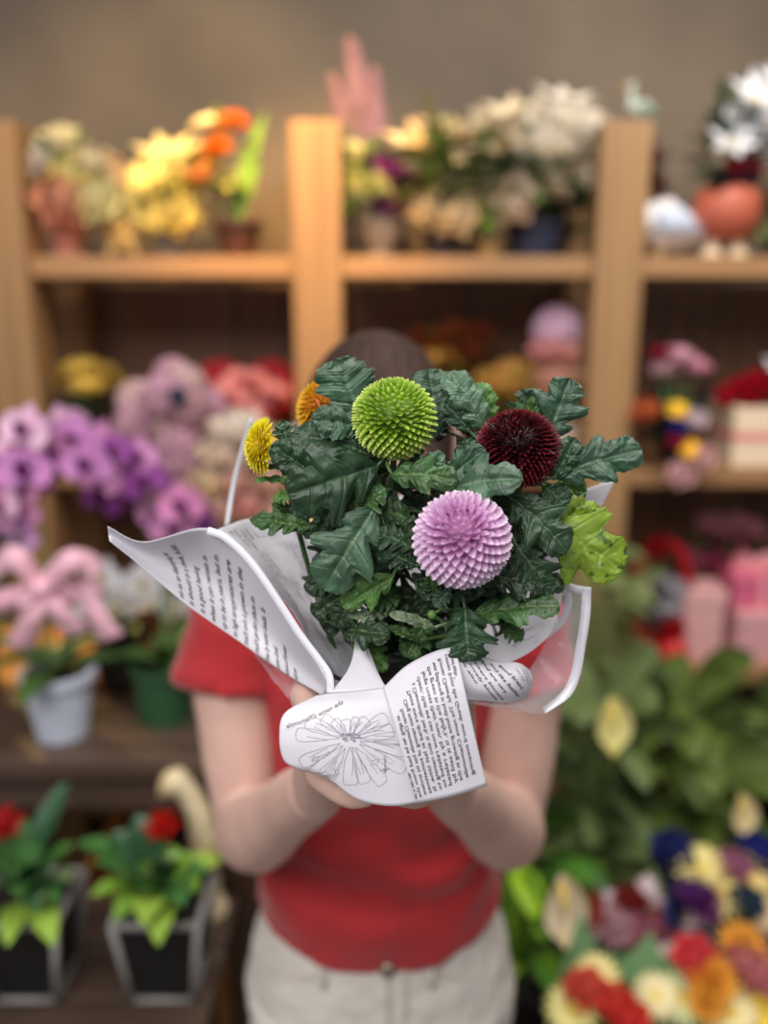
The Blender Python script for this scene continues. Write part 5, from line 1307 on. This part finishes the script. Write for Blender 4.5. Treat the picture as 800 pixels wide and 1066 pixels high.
# edge band along the wing
def strip3(name, pts, w_, m, parent, side, th=.00012, label=None):
    b = MB(); ribbon_strip(b, [P(*q) for q in pts], w_, side); o = b.build(name, m, parent); so = o.modifiers.new('s', 'SOLIDIFY'); so.thickness = th
    if label: o['label'] = label
    return o
strip3('edge_band', [(216,552,.4905),(235,560,.487),(262,586,.481),(290,626,.473),(312,660,.466),(333,688,.459),(343,704,.455),(344,722,.451)], .0044, band_m, wr_root, (.8, 0, .35), label='opaque white edge band')
# C: small rolled cone in front
C_ = Patch([[(367,648,.500),(374,660,.492),(384,676,.480)],
            [(369,674,.482),(380,682,.474),(393,698,.466)],
            [(362,698,.466),(376,702,.462),(399,710,.455)],
            [(344,721,.450),(372,719,.450),(404,717,.449)]])
fc = flap('paper_flap', C_, paper_m, label='small white rolled cone')
# F: scroll to the right of the front flap
Fp = Patch([[(473,674,.455),(498,682,.458),(520,689,.460),(540,690,.463),(552,698,.470)],
            [(476,690,.446),(500,700,.447),(523,704,.449),(545,701,.455),(555,706,.466)],
            [(481,712,.443),(504,718,.444),(525,720,.447),(546,717,.455),(554,714,.467)],
            [(486,729,.446),(506,730,.449),(525,732,.452),(543,729,.460),(551,722,.471)]])
ff = flap('paper_flap', Fp, paper_m, label='curled scroll with slanted text')
lf = [("name also", -.02), ("its lovely blooms", .07), ("flowers blossom", .16), ("and are very", .27), ("and like feather", .37), ("good bread.", .48)]
print_lines(Fp, ff, lf, lambda gx, gy, ln: (ln[1]+gx*.085*.55+gy*.055, .10+gx*.095*1.25-gy*.03), 1.0, lim=(.03, .97, .03, .98))
print_lines(Fp, ff, [("use oil", .66), ("the new", .73), ("fresh air", .80)], lambda gx, gy, ln: (ln[1]+gx*.03+gy*.04, .22+gx*.13), .8, ink_faint, lim=(.03, .97, .03, .98))
# G: right inner sheet
G = Patch([[(478,690,.470),(510,668,.490),(540,650,.505),(566,632,.515),(588,606,.520)],
           [(490,695,.468),(520,682,.486),(548,668,.500),(572,650,.510),(584,628,.518)],
           [(500,700,.466),(526,692,.482),(550,680,.496),(572,662,.506),(580,648,.512)]])
fg = flap('paper_flap', G, paper_m, crinkle=.0008, label='right inner sheet curving behind the leaves')
b = MB(); 
for k in range(3): b.tube([G.at(.35+.02*k+.25*s, .15+.25*k+.1*s)+G.nrm(.5, .5)*.0005 for s in (0, .3, .6, 1)], .00012, 4)
b.build('printed_line', ink_faint, fg)
# H: back sheet behind the plant with the pointed corner at the right
H = Patch([[(380,545,.600),(420,516,.600),(480,535,.600),(540,528,.590),(600,512,.560),(642,498,.545)],
           [(385,600,.590),(430,590,.590),(490,590,.590),(545,580,.580),(590,560,.560),(622,536,.545)],
           [(390,650,.565),(430,645,.570),(480,640,.570),(530,630,.560),(572,612,.545),(598,580,.535)],
           [(400,700,.530),(425,700,.530),(450,698,.530),(480,692,.525),(515,682,.515),(560,640,.520)]])
fh = flap('paper_flap', H, paper_m, nu=40, nv=30, label='back sheet ending in a pointed corner')
# right side: clear film with its white border
strip3('edge_band', [(579,600,.505),(594,612,.500),(612,616,.497)], .0058, band_m, wr_root, (0, 0, 1), label='white border of the clear film')
strip3('edge_band', [(611,611,.497),(610,640,.494),(605,672,.490),(600,700,.486),(590,722,.482),(566,740,.478)], .0056, band_m, wr_root, (1, 0, .5), label='white border loop of the clear film')
strip3('edge_band', [(580,603,.507),(592,622,.512),(587,644,.515),(570,660,.512)], .0048, band_m, wr_root, (1, 0, .35), label='short inner white border')
FI = Patch([[(590,612,.502),(600,615,.500),(611,618,.497)],
            [(575,655,.500),(592,660,.495),(606,668,.490)],
            [(545,705,.490),(575,708,.486),(600,702,.486)],
            [(500,733,.462),(535,740,.470),(566,743,.478)]])
ffi = flap('clear_film', FI, film_m, crinkle=.0015, th=.0002, label='transparent film')
strip3('film_fold', [(488,729,.447),(505,733,.450),(525,735,.455),(545,735,.462)], .0028, film_m, wr_root, (0, 0, 1))
FJ = Patch([[(222,560,.53),(262,560,.55),(300,560,.56)],[(240,620,.52),(285,630,.54),(330,640,.55)],[(262,680,.52),(310,690,.53),(345,700,.53)],[(300,728,.50),(322,732,.50),(350,735,.49)]])
flap('clear_film', FJ, film_m, crinkle=.003, th=.0002, label='crinkled transparent film behind the wing')
strip3('edge_band', [(262,436,.60),(252,470,.598),(243,505,.592),(236,548,.575)], .0036, sheer_m, wr_root, (1, 0, 0), label='pale vertical border strip behind the yellow bloom')
# wrap around the pot itself
b = MB(); b.lathe([(POT_R0+.0015, .002), (POT_R1+.0022, POT_H+.001)], (POT_C.x, POT_C.y, POT_Z0), 40, caps=False); b.build('pot_sleeve', paper_m, wr_root)
